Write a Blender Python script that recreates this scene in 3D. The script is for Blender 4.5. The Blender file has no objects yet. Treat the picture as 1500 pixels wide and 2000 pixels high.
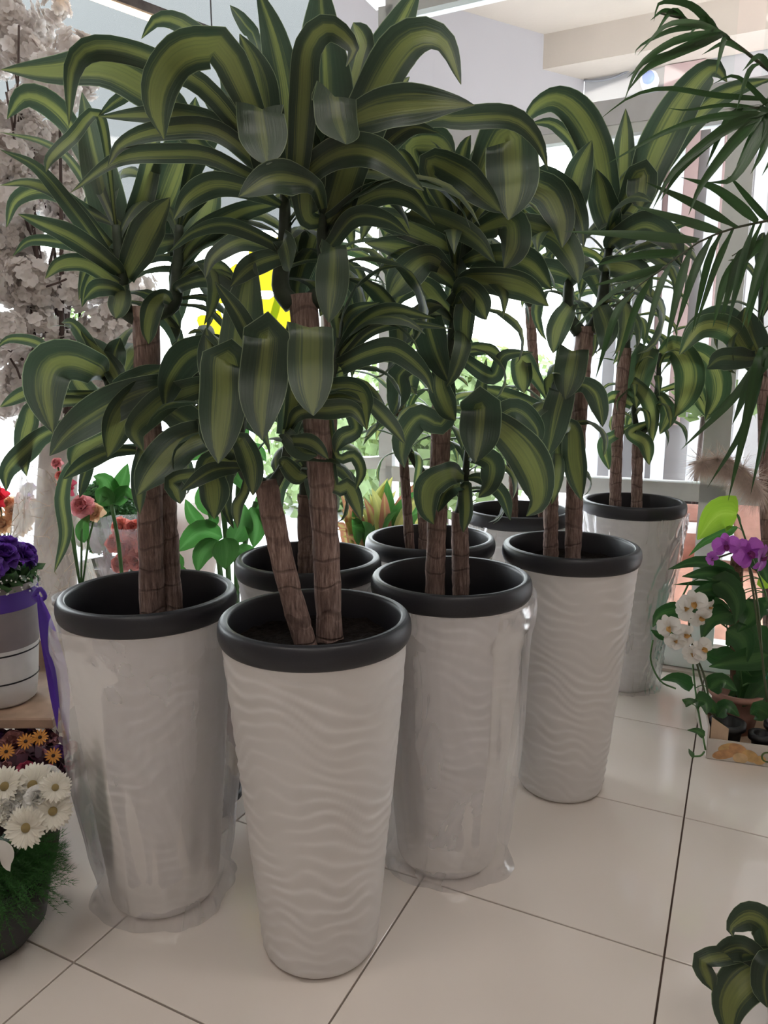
import bpy, math, random
from mathutils import Vector, Matrix, noise
R = math.radians
# ------------------------------------------------------------------ camera, world, exposure
F_PX, CAM_H, PITCH = 1438.0, 1.305, R(10.5)
sc = bpy.context.scene
C = sc.collection
cam_d = bpy.data.cameras.new('camera'); cam = bpy.data.objects.new('camera', cam_d); C.objects.link(cam)
cam.location = (0, 0, CAM_H); cam.rotation_euler = (math.pi/2 - PITCH, 0, 0)
cam_d.sensor_fit = 'VERTICAL'; cam_d.sensor_height = 36.0; cam_d.sensor_width = 27.0
cam_d.lens = 36.0 * F_PX / 2000.0; cam_d.clip_start = 0.05; cam_d.clip_end = 200
sc.camera = cam
SKY = 3.4
w = bpy.data.worlds.new('overcast_sky'); sc.world = w; w.use_nodes = True
bgn = w.node_tree.nodes['Background']; bgn.inputs[0].default_value = (0.93, 0.96, 1.0, 1); bgn.inputs[1].default_value = SKY
vs = sc.view_settings
vs.view_transform = 'Standard'; vs.look = 'None'; vs.gamma = 1.0; vs.use_curve_mapping = False; vs.exposure = 1.74
try:
    sc.cycles.use_denoising = True
    sc.cycles.max_bounces = 10; sc.cycles.diffuse_bounces = 5; sc.cycles.transparent_max_bounces = 16
    sc.cycles.sample_clamp_indirect = 6.0
except Exception: pass

FILL_LAMPS=((-1.0,.7),(1.0,.9),(.0,-1.0))  # positions of unseen fill lamps, added overhead to brighten the floor
for lx,ly in FILL_LAMPS:
    ld=bpy.data.lights.new('fill_light','AREA'); ld.shape='RECTANGLE'; ld.size=1.2; ld.size_y=.3; ld.energy=2.1; ld.color=(1,.95,.90)
    lo=bpy.data.objects.new('fill_light',ld); C.objects.link(lo); lo.location=(lx,ly,3.585)
# ------------------------------------------------------------------ helpers
random.seed(7)
cP, sP = math.cos(PITCH), math.sin(PITCH)
def ray(x, y):
    a = (x-750)/F_PX; b = (1000-y)/F_PX
    return Vector((a, cP+b*sP, -sP+b*cP))
CAM = Vector((0, 0, CAM_H))
def U(x, y, Y):                      # point seen at pixel (x, y) standing at distance Y
    r = ray(x, y); return CAM + r*(Y/r.y)
def G(x, y, z=0.0):                  # point of the horizontal plane z seen at pixel (x, y)
    r = ray(x, y); return CAM + r*((z-CAM_H)/r.z)
def OnP(x, y, p0, n):                # point of a vertical plane
    r = ray(x, y); return CAM + r*((p0.x*n.x+p0.y*n.y)/(r.x*n.x+r.y*n.y))
def pxm(P):                          # metres per pixel at P
    d = P-CAM; return (d.y*cP-d.z*sP)/F_PX

class MB:
    def __init__(s): s.v=[]; s.f=[]; s.uv={}
    def add(s, vs, fs, uvs=None):
        o=len(s.v); s.v += [tuple(p) for p in vs]; s.f += [tuple(i+o for i in f) for f in fs]
        if uvs:
            for i,u in enumerate(uvs): s.uv[o+i]=u
    def box(s, c, d, rz=0.0, bev=0.0):
        x,y,z=(k/2 for k in d); q=Matrix.Rotation(rz,3,'Z'); c=Vector(c)
        if bev<=0:
            P=[c+q@Vector((sx*x,sy*y,sz*z)) for sz in(-1,1) for sy in(-1,1) for sx in(-1,1)]
            s.add(P,[(0,2,3,1),(4,5,7,6),(0,1,5,4),(2,6,7,3),(0,4,6,2),(1,3,7,5)])
        else:
            L=[(z_,k) for z_,k in((-z,bev),(-z+bev,0),(z-bev,0),(z,bev))]; P=[]
            for z_,k in L:
                for sx,sy in((-1,-1),(1,-1),(1,1),(-1,1)): P.append(c+q@Vector((sx*(x-k),sy*(y-k),z_)))
            fs=[(3,2,1,0),(12,13,14,15)]
            for l in range(3):
                for i in range(4): j=(i+1)%4; fs.append((l*4+i,l*4+j,l*4+4+j,l*4+4+i))
            s.add(P,fs)
    def bar(s, a, b, wd, ht, up=(0,0,1)):      # box from a to b
        a=Vector(a); b=Vector(b); t=(b-a).normalized(); sd=t.cross(Vector(up)).normalized(); u=sd.cross(t)
        P=[p+sd*(i*wd/2)+u*(j*ht/2) for p in(a,b) for i,j in((-1,-1),(1,-1),(1,1),(-1,1))]
        s.add(P,[(0,1,2,3),(7,6,5,4)]+[(i,i+4,(i+1)%4+4,(i+1)%4) for i in range(4)])
    def tube(s, pts, rad, seg=8, cap=True):
        pts=[Vector(p) for p in pts]; n=len(pts)
        if not isinstance(rad,(list,tuple)): rad=[rad]*n
        nrm=None; P=[]; uvs=[]
        for i,p in enumerate(pts):
            t=(pts[min(i+1,n-1)]-pts[max(i-1,0)]).normalized()
            if nrm is None: nrm=t.orthogonal().normalized()
            nrm=(nrm-t*nrm.dot(t)); nrm=nrm.normalized() if nrm.length>1e-6 else t.orthogonal().normalized()
            bn=t.cross(nrm)
            for k in range(seg):
                a=2*math.pi*k/seg; P.append(p+(nrm*math.cos(a)+bn*math.sin(a))*rad[i]); uvs.append((k/seg,i/(n-1)))
        fs=[(i*seg+k,i*seg+(k+1)%seg,(i+1)*seg+(k+1)%seg,(i+1)*seg+k) for i in range(n-1) for k in range(seg)]
        if cap: fs += [tuple(reversed(range(seg))),tuple(range((n-1)*seg,n*seg))]
        s.add(P,fs,uvs)
    def lathe(s, prof, seg=32, c=(0,0,0), cap0=False, cap1=False):
        P=[]; uvs=[]; c=Vector(c)
        for j,(r,z) in enumerate(prof):
            for k in range(seg):
                a=2*math.pi*k/seg; P.append(c+Vector((r*math.cos(a),r*math.sin(a),z))); uvs.append((k/seg,j/max(1,len(prof)-1)))
        n=len(prof)
        fs=[(i*seg+k,i*seg+(k+1)%seg,(i+1)*seg+(k+1)%seg,(i+1)*seg+k) for i in range(n-1) for k in range(seg)]
        if cap0: fs.append(tuple(reversed(range(seg))))
        if cap1: fs.append(tuple(range((n-1)*seg,n*seg)))
        s.add(P,fs,uvs)
    def grid(s, P, nu, nv, uvs=None):          # P: nu*nv points, row-major in v
        s.add(P,[(j*nu+i,j*nu+i+1,(j+1)*nu+i+1,(j+1)*nu+i) for j in range(nv-1) for i in range(nu-1)],uvs)
    def mesh(s, name, mat, smooth=True):
        m=bpy.data.meshes.new(name); m.from_pydata(s.v,[],s.f)
        if s.uv:
            ul=m.uv_layers.new(name='uv'); d=[0.0]*(2*len(m.loops))
            for i,l in enumerate(m.loops):
                u=s.uv.get(l.vertex_index,(0,0)); d[2*i]=u[0]; d[2*i+1]=u[1]
            ul.data.foreach_set('uv',d)
        if smooth: m.polygons.foreach_set('use_smooth',[True]*len(m.polygons))
        if mat: m.materials.append(mat)
        m.update(); return m

def link(name, data, parent=None):
    o=bpy.data.objects.new(name,data); C.objects.link(o)
    if parent is not None:
        o.parent=parent
        if 'wloc' in parent: o.matrix_parent_inverse=Matrix.Translation(-Vector(parent['wloc']))
    return o
def thing(name, label, cat, loc=(0,0,0), group=None):
    o=bpy.data.objects.new(name,None); C.objects.link(o); o.location=loc; o.empty_display_size=0.05
    o['label']=label; o['category']=cat; o['wloc']=tuple(loc)
    if group: o['group']=group
    return o
def part(name, mb, mat, parent, smooth=True, label=None, kind=None):
    m = mb.mesh(name,mat,smooth) if isinstance(mb,MB) else mb
    o=link(name,m,parent)
    if label: o['label']=label
    if kind: o['kind']=kind
    return o
def solo(name, mb, mat, label, cat, group=None, smooth=True, kind=None):
    o=link(name,mb.mesh(name,mat,smooth)); o['label']=label; o['category']=cat
    if group: o['group']=group
    if kind: o['kind']=kind
    return o
def struct(name, mb, mat, parent=None, smooth=False):
    o=link(name,mb.mesh(name,mat,smooth) if mb else None,parent)
    if parent is None: o['kind']='structure'
    return o
def place(name, mesh, M, parent):     # shared mesh at world matrix M under parent
    o=link(name,mesh,parent); o.matrix_basis=M; return o
def smo(a,b,x):
    t=max(0.0,min(1.0,(x-a)/(b-a))); return t*t*(3-2*t)

# ------------------------------------------------------------------ materials
def newmat(name):
    m=bpy.data.materials.new(name); m.use_nodes=True; nt=m.node_tree
    b=nt.nodes['Principled BSDF']; return m,nt,b
def N(nt,t,**kw):
    n=nt.nodes.new(t)
    for k,v in kw.items(): setattr(n,k,v)
    return n
def plain(name,col,rough=.5,spec=.5,var=0.0,scale=20,bump=0.0,bscale=60,metal=0.0,transl=0.0,tcol=None,sheen=0):
    m,nt,b=newmat(name); b.inputs['Base Color'].default_value=(*col,1); b.inputs['Roughness'].default_value=rough
    b.inputs['Specular IOR Level'].default_value=spec; b.inputs['Metallic'].default_value=metal
    tc=N(nt,'ShaderNodeTexCoord')
    if var>0:
        nz=N(nt,'ShaderNodeTexNoise'); nz.inputs['Scale'].default_value=scale; nz.inputs['Detail'].default_value=5
        nt.links.new(tc.outputs['Object'],nz.inputs['Vector'])
        r=N(nt,'ShaderNodeValToRGB'); r.color_ramp.elements[0].position=.3; r.color_ramp.elements[1].position=.7
        r.color_ramp.elements[0].color=(*[c*(1-var) for c in col],1); r.color_ramp.elements[1].color=(*[min(1,c*(1+var)) for c in col],1)
        nt.links.new(nz.outputs['Fac'],r.inputs['Fac']); nt.links.new(r.outputs['Color'],b.inputs['Base Color'])
    if bump>0:
        n2=N(nt,'ShaderNodeTexNoise'); n2.inputs['Scale'].default_value=bscale; n2.inputs['Detail'].default_value=6
        nt.links.new(tc.outputs['Object'],n2.inputs['Vector'])
        bp=N(nt,'ShaderNodeBump'); bp.inputs['Strength'].default_value=bump; bp.inputs['Distance'].default_value=.01
        nt.links.new(n2.outputs['Fac'],bp.inputs['Height']); nt.links.new(bp.outputs['Normal'],b.inputs['Normal'])
    if transl>0:
        tr=N(nt,'ShaderNodeBsdfTranslucent'); tr.inputs['Color'].default_value=(*(tcol or col),1)
        mx=N(nt,'ShaderNodeMixShader'); mx.inputs[0].default_value=transl
        out=nt.nodes['Material Output']; nt.links.new(b.outputs[0],mx.inputs[1]); nt.links.new(tr.outputs[0],mx.inputs[2]); nt.links.new(mx.outputs[0],out.inputs[0])
    return m
def math_n(nt,op,a,b=None,clamp=False):
    n=N(nt,'ShaderNodeMath',operation=op,use_clamp=clamp)
    for i,x in enumerate((a,b)):
        if x is None: continue
        if isinstance(x,(int,float)): n.inputs[i].default_value=x
        else: nt.links.new(x,n.inputs[i])
    return n.outputs[0]
def mixc(nt,f,a,b):
    n=N(nt,'ShaderNodeMix',data_type='RGBA')
    if isinstance(f,(int,float)): n.inputs[0].default_value=f
    else: nt.links.new(f,n.inputs[0])
    for i,x in((6,a),(7,b)):
        if isinstance(x,tuple): n.inputs[i].default_value=(*x,1)
        else: nt.links.new(x,n.inputs[i])
    return n.outputs[2]
def leafmat(name,dark,mid,center,band=.34,transl=.32,rough=.38,edge=(.35,.42,.25),stripes=1.0,tboost=1.6):
    m,nt,b=newmat(name); L=nt.links.new
    uv=N(nt,'ShaderNodeUVMap',uv_map='uv'); sp=N(nt,'ShaderNodeSeparateXYZ'); L(uv.outputs[0],sp.inputs[0])
    a=math_n(nt,'MULTIPLY',math_n(nt,'ABSOLUTE',math_n(nt,'SUBTRACT',sp.outputs[0],.5)),2.0)
    oi=N(nt,'ShaderNodeObjectInfo')
    cb=N(nt,'ShaderNodeCombineXYZ'); L(math_n(nt,'MULTIPLY',sp.outputs[0],22.0),cb.inputs[0]); L(math_n(nt,'MULTIPLY',sp.outputs[1],2.2),cb.inputs[1]); L(math_n(nt,'MULTIPLY',oi.outputs['Random'],37.0),cb.inputs[2])
    nz=N(nt,'ShaderNodeTexNoise'); nz.inputs['Scale'].default_value=1.0; nz.inputs['Detail'].default_value=3; L(cb.outputs[0],nz.inputs['Vector'])
    nzc=math_n(nt,'SUBTRACT',nz.outputs['Fac'],.5)
    e=math_n(nt,'ADD',math_n(nt,'ADD',a,math_n(nt,'MULTIPLY',nzc,.8*stripes)),math_n(nt,'MULTIPLY',math_n(nt,'SUBTRACT',oi.outputs['Random'],.5),.42))
    mr=N(nt,'ShaderNodeMapRange',interpolation_type='SMOOTHSTEP'); mr.inputs[1].default_value=band-.2; mr.inputs[2].default_value=band+.2; mr.inputs[3].default_value=1; mr.inputs[4].default_value=0; L(e,mr.inputs[0])
    g=mixc(nt,math_n(nt,'MULTIPLY',math_n(nt,'ADD',nzc,.35,True),1.0,True),dark,mid)
    yl=mixc(nt,math_n(nt,'MULTIPLY',math_n(nt,'ADD',nzc,.3,True),1.3,True),center,tuple(c*.5+d*.5 for c,d in zip(center,mid)))
    col=mixc(nt,mr.outputs[0],g,yl)
    ed=N(nt,'ShaderNodeMapRange'); ed.inputs[1].default_value=.955; ed.inputs[2].default_value=.985; L(a,ed.inputs[0])
    col=mixc(nt,math_n(nt,'MULTIPLY',ed.outputs[0],.55),col,edge)
    ge=N(nt,'ShaderNodeNewGeometry')
    col2=mixc(nt,math_n(nt,'MULTIPLY',ge.outputs['Backfacing'],.25),col,(.14,.19,.12))
    L(col2,b.inputs['Base Color']); b.inputs['Roughness'].default_value=rough; b.inputs['Specular IOR Level'].default_value=.55
    bp=N(nt,'ShaderNodeBump'); bp.inputs['Strength'].default_value=.25; bp.inputs['Distance'].default_value=.004; L(nz.outputs['Fac'],bp.inputs['Height']); L(bp.outputs[0],b.inputs['Normal'])
    tr=N(nt,'ShaderNodeBsdfTranslucent'); vm=N(nt,'ShaderNodeVectorMath',operation='SCALE'); L(col,vm.inputs[0]); vm.inputs['Scale'].default_value=tboost; L(vm.outputs[0],tr.inputs['Color'])
    mx=N(nt,'ShaderNodeMixShader'); mx.inputs[0].default_value=transl; L(b.outputs[0],mx.inputs[1]); L(tr.outputs[0],mx.inputs[2]); L(mx.outputs[0],nt.nodes['Material Output'].inputs[0])
    return m
def filmmat(name,haze,col=(.9,.9,.92),gloss=.25,rough=.12,bump=.5,bscale=14,stretch=(1,1,.35)):
    m,nt,b=newmat(name); nt.nodes.remove(b); L=nt.links.new
    tr=N(nt,'ShaderNodeBsdfTransparent'); tr.inputs[0].default_value=(.97,.97,.98,1)
    df=N(nt,'ShaderNodeBsdfTranslucent'); df.inputs[0].default_value=(*col,1); d2=N(nt,'ShaderNodeBsdfDiffuse'); d2.inputs[0].default_value=(*col,1)
    md=N(nt,'ShaderNodeMixShader'); md.inputs[0].default_value=.55; L(d2.outputs[0],md.inputs[1]); L(df.outputs[0],md.inputs[2])
    gl=N(nt,'ShaderNodeBsdfGlossy'); gl.inputs['Roughness'].default_value=rough
    tc=N(nt,'ShaderNodeTexCoord'); mp=N(nt,'ShaderNodeMapping'); mp.inputs['Scale'].default_value=stretch; L(tc.outputs['Object'],mp.inputs[0])
    nz=N(nt,'ShaderNodeTexNoise'); nz.inputs['Scale'].default_value=bscale; nz.inputs['Detail'].default_value=4; nz.inputs['Distortion'].default_value=1.2; L(mp.outputs[0],nz.inputs['Vector'])
    bp=N(nt,'ShaderNodeBump'); bp.inputs['Strength'].default_value=bump; bp.inputs['Distance'].default_value=.02; L(nz.outputs['Fac'],bp.inputs['Height']); L(bp.outputs[0],gl.inputs['Normal'])
    rp=N(nt,'ShaderNodeMapRange'); rp.inputs[1].default_value=.35; rp.inputs[2].default_value=.7; rp.inputs[3].default_value=haze*.6; rp.inputs[4].default_value=min(1,haze*1.5); L(nz.outputs['Fac'],rp.inputs[0])
    m1=N(nt,'ShaderNodeMixShader'); L(rp.outputs[0],m1.inputs[0]); L(tr.outputs[0],m1.inputs[1]); L(md.outputs[0],m1.inputs[2])
    fr=N(nt,'ShaderNodeFresnel'); fr.inputs[0].default_value=1.45; L(bp.outputs[0],fr.inputs['Normal'])
    m2=N(nt,'ShaderNodeMixShader'); L(math_n(nt,'MULTIPLY',fr.outputs[0],gloss,True),m2.inputs[0]); L(m1.outputs[0],m2.inputs[1]); L(gl.outputs[0],m2.inputs[2])
    L(m2.outputs[0],nt.nodes['Material Output'].inputs[0]); return m

M={}
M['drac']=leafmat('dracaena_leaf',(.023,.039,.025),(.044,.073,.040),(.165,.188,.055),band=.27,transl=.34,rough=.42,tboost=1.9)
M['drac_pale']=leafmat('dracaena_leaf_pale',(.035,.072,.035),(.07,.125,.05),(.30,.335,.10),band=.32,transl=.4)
M['palm']=leafmat('palm_leaf',(.022,.055,.016),(.035,.085,.022),(.03,.075,.02),band=.1,transl=.25,rough=.33,edge=(.04,.08,.03))
M['green']=leafmat('bright_green_leaf',(.04,.15,.03),(.07,.21,.05),(.09,.24,.07),band=.1,transl=.42,edge=(.12,.28,.08))
M['pothos']=leafmat('pothos_leaf',(.018,.07,.018),(.035,.115,.03),(.06,.15,.04),band=.12,transl=.3,rough=.28,edge=(.05,.12,.04))
M['lime']=leafmat('lime_leaf',(.22,.42,.03),(.32,.52,.05),(.36,.55,.08),band=.08,transl=.5,edge=(.3,.45,.08))
M['croton']=leafmat('rust_leaf',(.28,.11,.06),(.42,.20,.12),(.38,.34,.12),band=.25,transl=.4)
M['bamboo']=leafmat('olive_leaf',(.30,.32,.10),(.42,.42,.14),(.5,.48,.16),band=.2,transl=.45)
M['bark']=None
def barkmat():
    m,nt,b=newmat('cane_bark'); L=nt.links.new
    tc=N(nt,'ShaderNodeTexCoord'); mp=N(nt,'ShaderNodeMapping'); mp.inputs['Scale'].default_value=(1,1,.12); L(tc.outputs['Object'],mp.inputs[0])
    nz=N(nt,'ShaderNodeTexNoise'); nz.inputs['Scale'].default_value=190; nz.inputs['Detail'].default_value=5; nz.inputs['Roughness'].default_value=.65; L(mp.outputs[0],nz.inputs['Vector'])
    n2=N(nt,'ShaderNodeTexNoise'); n2.inputs['Scale'].default_value=16; n2.inputs['Detail'].default_value=3; L(tc.outputs['Object'],n2.inputs['Vector'])
    wv=N(nt,'ShaderNodeTexWave',wave_type='BANDS',bands_direction='Z'); wv.inputs['Scale'].default_value=5.5; wv.inputs['Distortion'].default_value=5; wv.inputs['Detail'].default_value=2; wv.inputs['Detail Scale'].default_value=2; L(tc.outputs['Object'],wv.inputs['Vector'])
    r=N(nt,'ShaderNodeValToRGB'); e=r.color_ramp.elements; e[0].position=.3; e[0].color=(.10,.066,.056,1); e[1].position=.72; e[1].color=(.55,.41,.35,1); k=e.new(.5); k.color=(.29,.195,.165,1)
    L(nz.outputs['Fac'],r.inputs['Fac'])
    c=mixc(nt,math_n(nt,'MULTIPLY',math_n(nt,'SUBTRACT',n2.outputs['Fac'],.4,True),2.2,True),r.outputs['Color'],(.20,.13,.11))
    rg=N(nt,'ShaderNodeMapRange'); rg.inputs[1].default_value=.0; rg.inputs[2].default_value=.07; rg.inputs[3].default_value=.4; rg.inputs[4].default_value=0; L(wv.outputs['Fac'],rg.inputs[0])
    c=mixc(nt,rg.outputs[0],c,(.09,.056,.048)); L(c,b.inputs['Base Color']); b.inputs['Roughness'].default_value=.8; b.inputs['Specular IOR Level'].default_value=.25
    bp=N(nt,'ShaderNodeBump'); bp.inputs['Strength'].default_value=.9; bp.inputs['Distance'].default_value=.006; L(math_n(nt,'SUBTRACT',nz.outputs['Fac'],rg.outputs[0]),bp.inputs['Height']); L(bp.outputs[0],b.inputs['Normal'])
    return m
M['bark']=barkmat()
M['stem']=plain('dark_green_shoot',(.035,.05,.03),.55,var=.4,scale=40)
M['stem_brown']=plain('brown_shoot',(.06,.035,.035),.6,var=.4,scale=50)
M['greenstem']=plain('green_stem',(.06,.16,.04),.45,var=.2)
M['planter']=plain('white_planter_plastic',(.70,.675,.66),.42,spec=.4,var=.03,scale=3)
M['rim']=plain('charcoal_plastic',(.018,.018,.023),.42,spec=.45,bump=.05,bscale=300)
M['soil']=plain('dark_soil',(.012,.009,.008),.95,spec=.1,var=.6,scale=60,bump=1.0,bscale=90)
M['film']=filmmat('clear_plastic_film',.24,gloss=.5,rough=.25,bump=.16,bscale=7)
M['film_light']=filmmat('clear_plastic_film_tight',.2,gloss=.5,rough=.22,bump=.3,bscale=8)
def tilemat():
    m,nt,b=newmat('polished_tile'); L=nt.links.new
    oi=N(nt,'ShaderNodeObjectInfo'); tc=N(nt,'ShaderNodeTexCoord')
    nz=N(nt,'ShaderNodeTexNoise'); nz.inputs['Scale'].default_value=2.2; nz.inputs['Detail'].default_value=4; L(tc.outputs['Object'],nz.inputs['Vector'])
    c=mixc(nt,nz.outputs['Fac'],(.74,.665,.60),(.80,.735,.68)); c=mixc(nt,math_n(nt,'MULTIPLY',oi.outputs['Random'],.3),c,(.70,.64,.585))
    L(c,b.inputs['Base Color']); b.inputs['Specular IOR Level'].default_value=.55
    n2=N(nt,'ShaderNodeTexNoise'); n2.inputs['Scale'].default_value=9; n2.inputs['Detail'].default_value=5; L(tc.outputs['Object'],n2.inputs['Vector'])
    rr=N(nt,'ShaderNodeMapRange'); rr.inputs[3].default_value=.04; rr.inputs[4].default_value=.17; L(n2.outputs['Fac'],rr.inputs[0]); L(rr.outputs[0],b.inputs['Roughness'])
    n3=N(nt,'ShaderNodeTexNoise'); n3.inputs['Scale'].default_value=5; L(tc.outputs['Object'],n3.inputs['Vector'])
    bp=N(nt,'ShaderNodeBump'); bp.inputs['Strength'].default_value=.05; bp.inputs['Distance'].default_value=.01; L(n3.outputs['Fac'],bp.inputs['Height']); L(bp.outputs[0],b.inputs['Normal'])
    return m
M['tile']=tilemat()
M['grout']=plain('brown_grout',(.12,.085,.07),.9,spec=.1,var=.3,scale=12)
M['frame']=plain('white_window_frame',(.80,.83,.82),.4,var=.03)
M['lintel']=plain('grey_lintel',(.74,.75,.78),.7,var=.03)
M['room']=plain('room_paint',(.52,.46,.42),.8,var=.03)
def glassmat():
    m,nt,b=newmat('window_glass'); nt.nodes.remove(b); L=nt.links.new
    t=N(nt,'ShaderNodeBsdfTransparent'); t.inputs[0].default_value=(.96,.98,.975,1); g=N(nt,'ShaderNodeBsdfGlossy'); g.inputs['Roughness'].default_value=.02
    fr=N(nt,'ShaderNodeFresnel'); fr.inputs[0].default_value=1.35; x=N(nt,'ShaderNodeMixShader'); L(fr.outputs[0],x.inputs[0]); L(t.outputs[0],x.inputs[1]); L(g.outputs[0],x.inputs[2]); L(x.outputs[0],nt.nodes['Material Output'].inputs[0]); return m
M['glass']=glassmat()

# ------------------------------------------------------------------ the room
P0=Vector((1.25,3.25,0))                                # a point of the back glazing line
TX=Vector((.8996,-.4368,0)); TY=Vector((.4368,.8996,0)); ROT=math.atan2(TX.y,TX.x)
def TW(a,b,z=0): return TX*a+TY*b+Vector((0,0,z))        # tile frame -> world
OX,OY=-1.266,1.600

# back glazing, parallel to the tile rows
def WP(t,z,off=0): return P0+TX*t+TY*off+Vector((0,0,z))
def bar(name,a,b,wd,ht,mat,parent,up=(0,0,1)):
    q=MB(); q.bar(a,b,wd,ht,up); return part(name,q,mat,parent,False)
w1=struct('window_1',None,None)
T0,T1=-1.36,1.9; POSTS=(T0,.20,1.45,T1)
for t in POSTS:
    bar('mullion',WP(t,-.02),WP(t,3.0 if t!=.20 else 2.34),.075 if t!=.20 else .105,.09,M['frame'],w1,tuple(TY))
for z,h in((.805,.078),(2.32,.04),(3.0,.10)):
    bar('rail',WP(T0,z),WP(T1,z),.09,h,M['frame'],w1)
bar('rail',WP(-.3,.07),WP(T1,.07),.16,.10,M['frame'],w1)
struct('trim_1',None,None)
l1=MB(); l1.bar(WP(T0,2.39),WP(T1,2.39),.10,.10); struct('wall_lintel',l1,M['lintel'])
for a,b in zip(POSTS[:-1],POSTS[1:]):
    for z0,z1 in((.12,.766),(.844,2.30),(2.44,2.95)):
        if z0<.2 and a==T0: continue
        q=MB(); q.bar(WP(a+.05,(z0+z1)/2),WP(b-.05,(z0+z1)/2),.006,z1-z0+.01); part('pane',q,M['glass'],w1,False)
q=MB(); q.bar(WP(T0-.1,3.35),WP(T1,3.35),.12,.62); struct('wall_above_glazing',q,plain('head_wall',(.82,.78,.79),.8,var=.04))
sill=MB(); sill.bar(WP(-.5,-.005,-.058),WP(T1,-.005,-.058),.116,.04); struct('trim_1_sill',sill,plain('sill_stone',(.55,.46,.40),.35,var=.08))
bpy.data.objects.remove(bpy.data.objects['trim_1']); bpy.data.objects['trim_1_sill'].name='trim_1'
# left glazing
W2A=WP(T0,0); D2=Vector((-.966,-.259,0)); N2=Vector((-.259,.966,0))
def W2(u,z,off=0): return W2A+D2*u+N2*off+Vector((0,0,z))
w2=struct('window_2',None,None); PU=(.33,2.75,3.15)
for u in PU: bar('mullion',W2(u,-.02),W2(u,3.42),.055,.07,M['frame'],w2,tuple(N2))
for z,h,u1 in((.05,.1,3.2),(.86,.06,.33),(3.42,.1,3.2)): bar('rail',W2(0,z),W2(u1,z),.07,h,M['frame'],w2)
for a,b in zip((0,)+PU[:-1],PU):
    for z0,z1 in(((.1,.83),(.89,3.37)) if a==0 else ((.1,3.37),)):
        q=MB(); q.bar(W2(a+.03,(z0+z1)/2),W2(b-.03,(z0+z1)/2),.006,z1-z0+.01); part('pane',q,M['glass'],w2,False)
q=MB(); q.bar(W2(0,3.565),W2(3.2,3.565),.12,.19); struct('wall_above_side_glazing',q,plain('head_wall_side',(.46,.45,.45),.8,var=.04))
# rest of the shop behind the camera
E1=W2(3.2,0); E0=WP(T1,0); BK=-3.2
def wallseg(name,a,b,z0,z1,mat):
    q=MB(); q.bar(Vector((a[0],a[1],(z0+z1)/2)),Vector((b[0],b[1],(z0+z1)/2)),.12,z1-z0); return struct(name,q,mat)
wallseg('wall_right',(E0.x+.06,E0.y),(3.3,BK),0,3.66,M['room'])
wallseg('wall_back',(3.3,BK),(-3.2,BK),0,3.66,M['room'])
wallseg('wall_left',(E1.x-.06,E1.y),(-3.2,BK),0,3.66,M['room'])
# ceiling: polygon prism
def prism(pts,z0,z1):
    q=MB(); n=len(pts); P=[(p[0],p[1],z0) for p in pts]+[(p[0],p[1],z1) for p in pts]
    q.add(P,[tuple(range(n-1,-1,-1)),tuple(range(n,2*n))]+[(i,(i+1)%n,(i+1)%n+n,i+n) for i in range(n)]); return q
cl=[W2A,W2(3.2,0),(-3.3,BK-.1),(3.4,BK-.1),WP(T1,0)]
cl=list(reversed([(p[0],p[1]) for p in cl]))
floor=struct('floor',prism(cl,-.06,-.0105),M['grout'])
tm=MB(); tm.box((0,0,-.006),(.5955,.5955,.012),0,.0012); tmesh=tm.mesh('tile',M['tile'],False)
for i in range(-5,8):
    for j in range(-6,6):
        a=OX+(i+.5)*.6; b=OY+(j+.5)*.6; p=TW(a,b)
        if (p-P0).dot(TY)>.22 or (p-W2A).dot(N2)>.12 or p.x>3.5 or p.x<-3.5 or p.y<-3.4: continue
        o=link('tile',tmesh,floor); o.matrix_basis=Matrix.Translation(p)@Matrix.Rotation(ROT,4,'Z')@Matrix.Scale(1,4)
struct('ceiling',prism(cl,3.66,3.74),plain('ceiling_paint',(.72,.68,.64),.85))
# ------------------------------------------------------------------ porch and street outside the glass
XM={}
XM['pave']=plain('pavement',(.50,.50,.53),.85,var=.06,scale=3)
XM['grey']=plain('porch_grey_paint',(.34,.315,.325),.8,var=.02,scale=2)
XM['cream']=plain('porch_cream_paint',(.50,.43,.37),.85,var=.04,scale=4,bump=.15,bscale=40)
XM['pale']=plain('pale_facade_paint',(.44,.425,.43),.8,var=.03,scale=2)
XM['pink']=plain('pink_facade_paint',(.47,.33,.32),.8,var=.03,scale=2)
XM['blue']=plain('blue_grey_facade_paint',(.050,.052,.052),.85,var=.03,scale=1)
XM['white']=plain('white_column_paint',(.6,.61,.64),.7)
XM['terra']=plain('terracotta',(.40,.21,.165),.75,var=.15,scale=18)
XM['road']=plain('pale_road',(.42,.46,.54),.9,var=.05,scale=1)
q=MB(); q.box((0,34,-.09),(90,61.2,.1)); struct('pavement',q,XM['pave'])
q=MB(); q.box((-14,16,-.045),(30,9,.02),R(12)); struct('road',q,XM['road'])
C2=Vector((1.33,5.0,0)); D3=Vector((-.872,-.489,0)); N3=Vector((-.489,.872,0))
a=OnP(1141,160,C2,N3); cor=Vector((a.x,a.y,0))
# grey canopy side wall, upper part only
g0=cor; g1=cor+D3*1.75
q=MB(); q.bar(Vector((g0.x,g0.y,3.09))+N3*.06,Vector((g1.x,g1.y,3.09))+N3*.06,.12,.66); struct('wall_porch_side',q,XM['grey'])
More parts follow.
